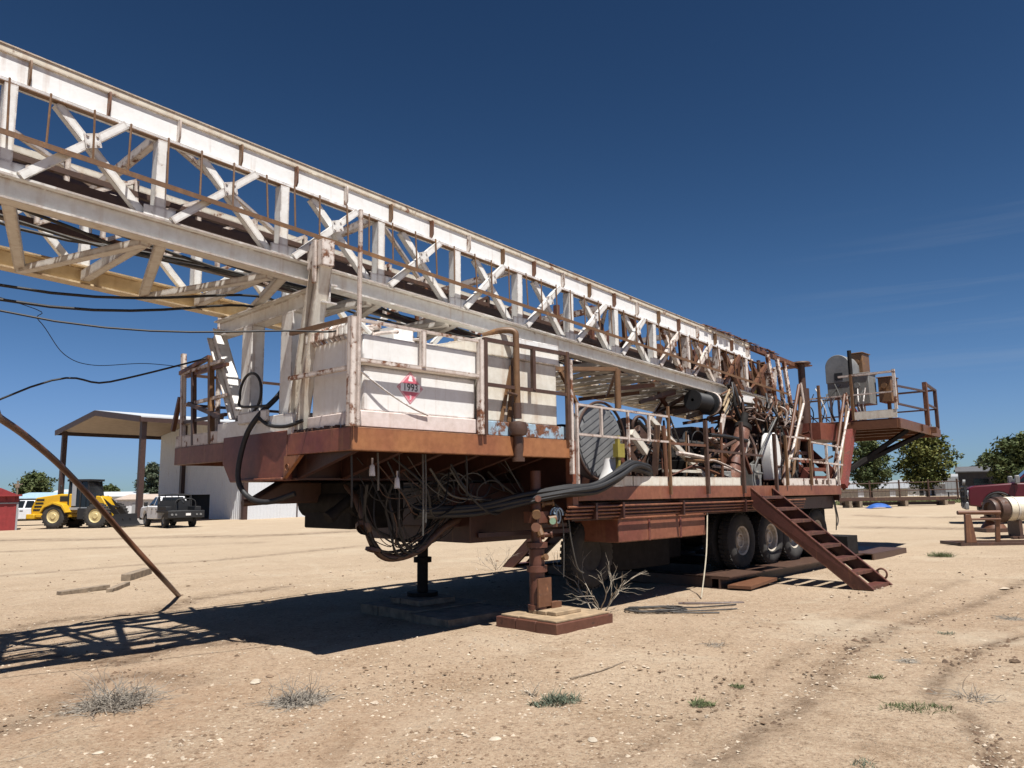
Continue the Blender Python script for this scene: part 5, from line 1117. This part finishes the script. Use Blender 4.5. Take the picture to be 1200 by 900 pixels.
def pickup(label, loc, heading, col, flat=False, crew=True):
    T = thing('pickup_truck', label, 'pickup', loc, heading); pm = carpaint('paint_' + str(len(bpy.data.materials)), col); Wd = 1.0
    fx, rx, wr = 1.85, -1.85, .42
    hoodz, beltz, sill = 1.28, 1.32, .52
    front, back = 2.85, (-2.95 if not flat else -.75)
    pts = [(front, .55), (front, 1.0), (front - .05, 1.16), (front - .25, hoodz - .04), (1.35, hoodz + .04), (1.25, beltz), (back, beltz), (back, sill + .05)]
    arcs = [rx] if not flat else []
    low = [(back, sill)]
    for c in ([rx] if not flat else []): low += [(x, z) for x, z in reversed(arch(c, .52, .5))]
    low += [(x, z) for x, z in reversed(arch(fx, .52, .5))]
    poly = pts[:-1] + low
    b = MB(); b.prism([(x, -Wd, z) for x, z in poly], (0, 2 * Wd, 0)); BD = part('body', b, pm, T, .05)
    cb = -.72 if crew else .0
    # glasshouse
    b = MB(); zr, yi = 1.93, .74; a0, a1, a2, a3 = (1.28, beltz - .01), (.55, zr), (cb + .25, zr), (cb - .02, beltz - .01)
    vs = []
    for (x, z), y in ((a0, Wd - .05), (a1, yi), (a2, yi), (a3, Wd - .05)): vs += [(x, -y, z), (x, y, z)]
    b.add(vs, [(0, 1, 3, 2), (2, 3, 5, 4), (4, 5, 7, 6), (0, 2, 4, 6), (1, 7, 5, 3), (0, 6, 7, 1)]); part('cab', b, pm, T, .04)
    def pane(p): # inset panel on a face given by four corners
        P = [Vector(q) for q in p]; c = sum(P, Vector()) / 4; nrm = (P[1] - P[0]).cross(P[2] - P[1]).normalized(); b = MB()
        mid = Vector((.2, 0, 1.6)); nrm = nrm if nrm.dot(c - mid) > 0 else -nrm
        Q = [c + (q - c) * .84 + nrm * .006 for q in P]; b.prism(Q, nrm * .006); part('window', b, 'glass', T)
    pane((vs[0], vs[1], vs[3], vs[2])); pane((vs[4], vs[5], vs[7], vs[6]))
    for k in (0, 1):
        A, B, C, D_ = [Vector(vs[i + k]) for i in (0, 2, 4, 6)]; mB = B.lerp(C, .48); mA = A.lerp(D_, .55); pane((A, B, mB, mA)); pane((mA, mB, C, D_))
        s = -1 if k == 0 else 1
        b = MB(); b.box(1.12, 1.28, s * (Wd + .03), s * (Wd + .24), 1.30, 1.58); part('mirror', b, 'black' if col[0] > .4 else 'galv', T, .03)
        b = MB(); b.box(.2, .42, s * Wd, s * (Wd + .03), 1.12, 1.16); b.box(-.66, -.46, s * Wd, s * (Wd + .03), 1.12, 1.16); part('door_handle', b, 'black', BD)
        b = MB(); b.box(.48, .492, s * (Wd - .02), s * (Wd + .002), .6, 1.3); b.box(1.3, 1.312, s * (Wd - .02), s * (Wd + .002), .62, 1.3); part('door_seam', b, 'black', BD)
    b = MB(); b.box(front - .01, front + .04, -.62, .62, .72, 1.08)
    for z in (.8, .9, 1.0): b.box(front + .04, front + .06, -.6, .6, z - .015, z + .015)
    part('grille', b, 'black', T)
    for s in (-1, 1):
        b = MB(); b.box(front - .12, front + .03, s * .66, s * .97, .78, 1.08); part('headlight', b, plain('lens', (.62, .64, .66), .12, .3, .1, 9, bump=0), T, .04)
    b = MB(); b.box(front, front + .16, -1.0, 1.0, .42, .68); part('bumper', b, 'galv' if not flat else 'black', T, .04)
    ws = .96
    roadwheel(T, fx, -ws, wr, .28, 1, 'rubber'); roadwheel(T, fx, ws, wr, .28, -1, 'rubber'); roadwheel(T, rx, -ws, wr, .28, 1, 'rubber'); roadwheel(T, rx, ws, wr, .28, -1, 'rubber')
    b = MB(); b.box(-2.7, 2.5, -.55, .55, .38, .6); part('chassis', b, 'black', T)
    if flat:
        b = MB(); b.box(-3.15, -.85, -1.08, 1.08, .92, 1.06); b.box(-2.6, -1.2, -1.06, -.7, 1.06, 1.3); b.box(-2.6, -1.2, .7, 1.06, 1.06, 1.3); b.box(-3.1, -2.3, -1.04, 1.04, .62, .92); b.box(-3.2, -3.12, -1.08, 1.08, .62, 1.05); b.box(-1.3, -.9, -1.02, -.55, .6, .92); b.box(-2.95, -2.4, -1.02, -.6, .55, .92); b.box(-2.95, -2.4, .6, 1.02, .55, .92); part('flatbed', b, 'black', T, .02)
        b = MB(); b.tube(arc([(-.92, -1.0, 1.06), (-.92, -.98, 1.85), (-.92, -.75, 2.02), (-.92, .75, 2.02), (-.92, .98, 1.85), (-.92, 1.0, 1.06)], 5), .045, 8)
        for y in (-.6, -.2, .2, .6): b.cyl((-.92, y, 1.06), (-.92, y, 2.0), .025, 6)
        b.box(-.94, -.90, -.95, .95, 1.06, 1.66); b.box(-.94, -.90, -.95, -.88, 1.66, 1.9); b.box(-.94, -.90, .88, .95, 1.66, 1.9); part('headache_rack', b, 'black', T)
        b = MB(); b.cyl((-1.3, .0, 1.06), (-1.3, .0, 1.5), .1, 10); b.tube(arc([(-1.3, 0, 1.5), (-1.9, 0, 1.75), (-2.6, 0, 1.5)]), .05, 8); b.tube(arc([(-2.9, -.6, 1.06), (-2.9, -.5, 1.7), (-2.9, .5, 1.7), (-2.9, .6, 1.06)]), .035, 8); part('bale_arm', b, 'black', T)
        for s in (-1, 1): b = MB(); b.cyl((-3.2, s * .85, .82), (-3.23, s * .85, .82), .07, 12); b.cyl((-3.2, s * .62, .82), (-3.23, s * .62, .82), .06, 12); part('tail_light', b, 'galv', T)
        b = MB(); b.box(-3.23, -3.2, -.25, .05, .75, .9); part('number_plate', b, 'tank', T)
    else:
        b = MB(); b.box(-2.85, -.8, -.85, .85, beltz - .005, beltz + .004); part('bed_well', b, 'black', T)
        for s in (-1, 1): b = MB(); b.box(-2.99, -2.93, s * .82, s * .99, .85, 1.2); part('tail_light', b, plain('tail_red', (.35, .02, .02), .3), T)
        b = MB(); b.box(-3.12, -2.96, -.95, .95, .48, .66); part('rear_bumper', b, 'galv', T, .03)
    return T
def onY(px, Y): p = at(px, 600, Y); return Vector((p.x, Y, gz(p.x, Y)))
c = onY(199, 50.0); pickup('white crew cab pickup with a black flatbed parked by the metal building', c, radians(131), (.70, .70, .70), True)
c = onY(34, 60); pickup('silver white pickup parked behind the yellow loader near the red barn', c, radians(200), (.62, .63, .65), False)
RT_ = pickup('dark red pickup with a black grille guard parked at the right edge', onY(1200, 29.0) + Vector((1.8, 1.0, .08)), radians(153), (.085, .005, .011), False)
RT_.scale = (1.0, 1.0, 1.12)
b = MB()
for y in (-.55, .55): b.tube(arc([(3.0, y, .5), (2.98, y, .9), (2.95, y, 1.2)]), .05, 8)
for z in (.62, .85, 1.08, 1.2): b.cyl((2.95, -.95, z), (2.95, .95, z), .05, 8)
for y in (-.95, .95): b.tube(arc([(2.98, y, .55), (2.95, y * 1.04, .9), (2.95, y, 1.2)]), .04, 8)
part('grille_guard', b, 'black', RT_)
b = MB(); b.lathe([(.001, .1), (.10, .09), (.11, 0), (.001, 0)], (2.9, .75, 1.36), (1, 0, .1), 14); part('fog_lamp', b, 'galv', RT_)
for s in (-1, 1):
    b = MB(); b.tube([(1.85 + .56 * cos(a), s * 1.01, .44 + .56 * sin(a)) for a in [pi * i / 12 for i in range(13)]], .035, 8); part('wheel_arch', b, 'black', RT_)

# wheel loader
YL = carpaint('loader_yellow', (.58, .34, .014), .4); c = onY(100, 52)
LO = thing('wheel_loader', 'yellow wheel loader with a dark glass cab parked beside the metal building', 'loader', c, radians(-6)); wr = .80
for x in (-1.42, 1.52):
    for s in (-1, 1): roadwheel(LO, x, s * 1.22, wr, .52, -s, 'tyre', paint('loader_rim' + str(x) + str(s), (.55, .45, .22), .15, .1, .3), 28, True)
b = MB(); b.prism([(-3.35, -.72, .85), (-.6, -.72, .80), (-.45, -.72, 1.5), (-.45, -.72, 2.25), (-1.3, -.72, 2.25), (-3.05, -.72, 2.02), (-3.4, -.72, 1.3)], (0, 1.44, 0)); EH = part('engine_hood', b, YL, LO, .06)
b = MB(); b.box(-3.5, -2.9, -1.0, 1.0, .62, .95); b.box(-2.9, -.5, -.9, .9, .72, .95); part('counterweight', b, YL, LO, .05)
b = MB()
for k in range(4): b.box(-3.2 + .06 * k, -2.6 + .05 * k, -.735, -.722, 1.15 + .22 * k, 1.27 + .22 * k)
part('hood_vent', b, 'black', EH)
b = MB(); b.box(-1.35, -.75, -.735, -.722, 1.75, 2.1); part('side_window', b, 'black', EH)
b = MB(); b.tube(arc([(-2.35, 1.2, .95), (-2.1, 1.2, 1.5), (-1.45, 1.2, 1.75), (-.75, 1.2, 1.55), (-.5, 1.2, 1.1)]), .08, 8); part('fender', b, YL, LO)
b = MB(); b.prism([(x, -1.3, z) for x, z in ((-2.4, 1.0), (-2.15, 1.48), (-1.45, 1.74), (-.75, 1.55), (-.45, 1.05), (-.55, 1.0), (-.85, 1.42), (-1.45, 1.6), (-2.05, 1.36), (-2.28, 1.0))], (0, .6, 0)); part('fender', b, YL, LO, .02)
b = MB(); b.prism([(-.75, -.72, 1.35), (.75, -.72, 1.35), (.82, -.72, 2.0), (.55, -.66, 3.05), (-.72, -.66, 3.05)], (0, 1.42, 0)); CB = part('cab', b, 'glass', LO, .03)
b = MB(); b.box(-.85, .72, -.8, .8, 3.06, 3.2)
for p, q in (((-.75, -.74, 1.4), (-.72, -.7, 3.06)), ((.1, -.75, 1.4), (.05, -.71, 3.06)), ((.80, -.74, 1.6), (.56, -.69, 3.06)), ((-.75, .74, 1.4), (-.72, .7, 3.06)), ((.80, .74, 1.6), (.56, .69, 3.06))): b.beam(p, q, .07, .09)
part('cab_frame', b, 'black', CB); b = MB(); b.box(-.5, -.2, -.76, -.73, 1.45, 3.0); b.box(-.8, .8, -.78, .78, 1.2, 1.36); part('door_post', b, 'tin_grey', CB)
b = MB(); b.box(.2, .9, -1.1, -.75, .6, 1.3); b.beam((.3, -1.0, 1.2), (.3, -1.0, 2.1), .04, .04); part('steps', b, 'black', LO)
b = MB(); b.box(.55, 1.1, -.6, .6, .6, 1.5); b.prism([(.95, -.55, .7), (2.0, -.55, .7), (1.95, -.55, 1.3), (1.45, -.55, 2.05), (1.05, -.55, 2.1)], (0, 1.1, 0)); part('front_frame', b, YL, LO, .05)
b = MB(); 
for y in (-.45, .35): b.prism([(1.05, y, 2.05), (1.3, y, 2.1), (2.4, y, 1.25), (3.0, y, .55), (2.8, y, .45), (2.1, y, 1.05)], (0, .1, 0))
b.cyl((1.1, 0, 1.6), (2.4, 0, 1.3), .07, 8); part('lift_arm', b, 'steel', LO)
b = MB(); b.prism([(2.75, -1.25, .75), (2.85, -1.25, .3), (3.1, -1.25, .08), (3.55, -1.25, .1), (3.5, -1.25, .16), (3.15, -1.25, .2), (2.95, -1.25, .45), (2.9, -1.25, .9)], (0, 2.5, 0)); part('bucket', b, 'black', LO)
b = MB(); b.cyl((-2.0, .25, 2.1), (-2.0, .25, 2.75), .07, 10); b.cyl((-2.0, .25, 2.7), (-2.08, .25, 2.82), .06, 10); part('exhaust', b, 'black', LO)

# ------------------------------------------------------------------ yard equipment at the right
c = onground(1131, 640); T = thing('pipe_stand', 'rusty steel pipe stand at the right edge with a flat base rail', 'stand', c, radians(-2))
b = MB(); b.beam((-.15, 0, .045), (3.0, 0, .045), .14, .09); b.beam((-.05, .9, .045), (3.0, .9, .045), .14, .09); b.beam((-.1, -.1, .05), (-.1, 1.0, .05), .1, .08); part('base_rail', b, 'rust_dark', T)
b = MB(); b.prism([(.02, -.05, .09), (.30, -.05, .09), (.20, -.05, .84), (.06, -.05, .84)], (0, .10, 0)); part('leg', b, 'rust', T, .008)
b = MB(); b.prism([(.88, .1, .09), (1.0, .1, .09), (1.0, .0, .84), (.88, .0, .84)], (0, .06, 0)); part('leg', b, 'rust', T, .008)
b = MB(); b.cyl((-.12, 0, .88), (1.0, 0, .88), .055, 12); b.cyl((.1, 0, .70), (1.0, 0, .70), .03, 8); part('top_rail', b, 'rust', T)
c = onground(1156, 623); c = c + Vector((.25, 0, 0)); T = thing('wellhead', 'rusty flanged wellhead spool standing on a base plate behind the pipe stand', 'wellhead', c)
b = MB(); b.box(-.55, .55, -.5, .5, -.02, .12); part('base_plate', b, 'rust_dark', T)
b = MB(); b.lathe([(.38, .12), (.34, .2), (.26, .30), (.22, .36), (.36, .40), (.36, .48), (.24, .50), (.24, .62), (.33, .64), (.33, .74), (.20, .76), (.20, .86), (.29, .88), (.29, .96), (.001, .97)], (0, 0, 0), (0, 0, 1), 22); part('spool', b, 'rust', T)
c = onground(1204, 630); T = thing('white_vessel', 'cream steel vessel with a rust dark end lying on short legs at the right edge', 'vessel', c, radians(4))
b = MB(); b.lathe([(.001, -.62), (.34, -.62), (.35, -.6), (.35, 3.0), (.001, 3.0)], (0, 0, .85), (1, 0, 0), 28); V = part('vessel_body', b, paint('cream_speckled', (.68, .62, .48), .28, .35, .2, scale=2.5), T)
b = MB(); b.lathe([(.001, -1.05), (.20, -1.05), (.22, -1.12), (.31, -1.10), (.33, -1.02), (.30, -.95), (.37, -.92), (.38, -.70), (.34, -.66), (.30, -.625)], (0, 0, .83), (1, 0, 0), 24); part('vessel_head', b, 'rust_dark', T)
b = MB(); b.lathe([(.355, -.42), (.365, -.42), (.365, -.36), (.355, -.36)], (0, 0, .85), (1, 0, 0), 24); part('collar', b, 'tank_dirty', T)
for x in (-.35, .25, 2.4):
    b = MB(); b.box(x - .05, x + .05, -.25, .25, .06, .52); b.box(x - .2, x + .2, -.4, .4, -.02, .06); part('leg', b, 'rust_dark', T)
b = MB(); b.beam((-.7, -.3, .03), (3.0, -.3, .03), .12, .07); part('skid_rail', b, 'rust_dark', T)

# ------------------------------------------------------------------ sky, sun, camera
kv, ku = .42, .13
sd = (-RD * ku - RL * kv + Vector((0, 0, 1))).normalized()          # towards the sun
el = math.asin(sd.z); rot = atan2(sd.x, sd.y)
W = bpy.data.worlds.new('World'); SC.world = W; W.use_nodes = True; nt = W.node_tree; nt.nodes.clear()
out = nt.nodes.new('ShaderNodeOutputWorld'); bg = nt.nodes.new('ShaderNodeBackground'); sky = nt.nodes.new('ShaderNodeTexSky')
sky.sky_type = 'NISHITA'; sky.sun_disc = False; sky.sun_elevation = el; sky.sun_rotation = rot; sky.altitude = 1000; sky.air_density = 1.0; sky.dust_density = .35; sky.ozone_density = 2.0
bg.inputs[1].default_value = .05
tc = nt.nodes.new('ShaderNodeTexCoord'); mp = nt.nodes.new('ShaderNodeMapping'); mp.inputs['Rotation'].default_value = (0, radians(9), 0); mp.inputs['Scale'].default_value = (1.5, 1.5, 36)
nz = nt.nodes.new('ShaderNodeTexNoise'); nz.inputs['Scale'].default_value = 1.3; nz.inputs['Detail'].default_value = 5; nz.inputs['Roughness'].default_value = .55
nt.links.new(tc.outputs['Generated'], mp.inputs[0]); nt.links.new(mp.outputs[0], nz.inputs['Vector'])
def nm(op, a, b=None, c_=True):
    x = nt.nodes.new('ShaderNodeMath'); x.operation = op; x.use_clamp = c_
    for i, v in enumerate((a, b)):
        if v is None: continue
        if isinstance(v, (int, float)): x.inputs[i].default_value = v
        else: nt.links.new(v, x.inputs[i])
    return x.outputs[0]
def mr(v, a, b, c_=0, d=1):
    x = nt.nodes.new('ShaderNodeMapRange'); x.inputs[1].default_value = a; x.inputs[2].default_value = b; x.inputs[3].default_value = c_; x.inputs[4].default_value = d; nt.links.new(v, x.inputs[0]); return x.outputs[0]
sp = nt.nodes.new('ShaderNodeSeparateXYZ'); nt.links.new(tc.outputs['Generated'], sp.inputs[0])
band = nm('MULTIPLY', mr(sp.outputs[2], .10, .17), mr(sp.outputs[2], .34, .24)); band = nm('MULTIPLY', band, mr(sp.outputs[0], .3, .55))
fac = nm('MULTIPLY', nm('MULTIPLY', mr(nz.outputs['Fac'], .52, .76), band), .17)
mx = nt.nodes.new('ShaderNodeMix'); mx.data_type = 'RGBA'; nt.links.new(fac, mx.inputs[0]); sc = nt.nodes.new('ShaderNodeSeparateColor'); cc = nt.nodes.new('ShaderNodeCombineColor'); nt.links.new(sky.outputs[0], sc.inputs[0])
for ch, m_, k_ in ((0, .268, .062), (1, .273, .0368), (2, .194, .0063)):     # deep polarised blue of the photograph: steeper tone curve of the sky
    p_ = nm('POWER', sc.outputs[ch], 2.0, False); q_ = nm('ADD', nm('MULTIPLY', p_, k_, False), 1.0, False); nt.links.new(nm('DIVIDE', nm('MULTIPLY', p_, m_, False), q_, False), cc.inputs[ch])
nt.links.new(cc.outputs[0], mx.inputs[6]); mx.inputs[7].default_value = (5.5, 6.0, 6.6, 1)
nt.links.new(mx.outputs[2], bg.inputs[0]); nt.links.new(bg.outputs[0], out.inputs[0])
L = bpy.data.lights.new('sun', 'SUN'); L.energy = 5.0; L.angle = radians(.53); L.color = (1.0, .965, .915)
so = bpy.data.objects.new('sun', L); COL.objects.link(so); so.rotation_euler = sd.to_track_quat('Z', 'Y').to_euler(); so.location = (0, 0, 40)
cam = bpy.data.cameras.new('camera'); co = bpy.data.objects.new('camera', cam); COL.objects.link(co)
cam.sensor_fit = 'HORIZONTAL'; cam.sensor_width = 36; cam.lens = 36 * FPX / 1200; cam.clip_start = .05; cam.clip_end = 5000
m = Matrix((RT, UP, -FW)).transposed().to_4x4(); m.translation = CAM; co.matrix_world = m; SC.camera = co
SC.view_settings.view_transform = 'Standard'; SC.view_settings.look = 'None'; SC.view_settings.exposure = .75; SC.view_settings.gamma = 1
print('objects', len(SC.objects))
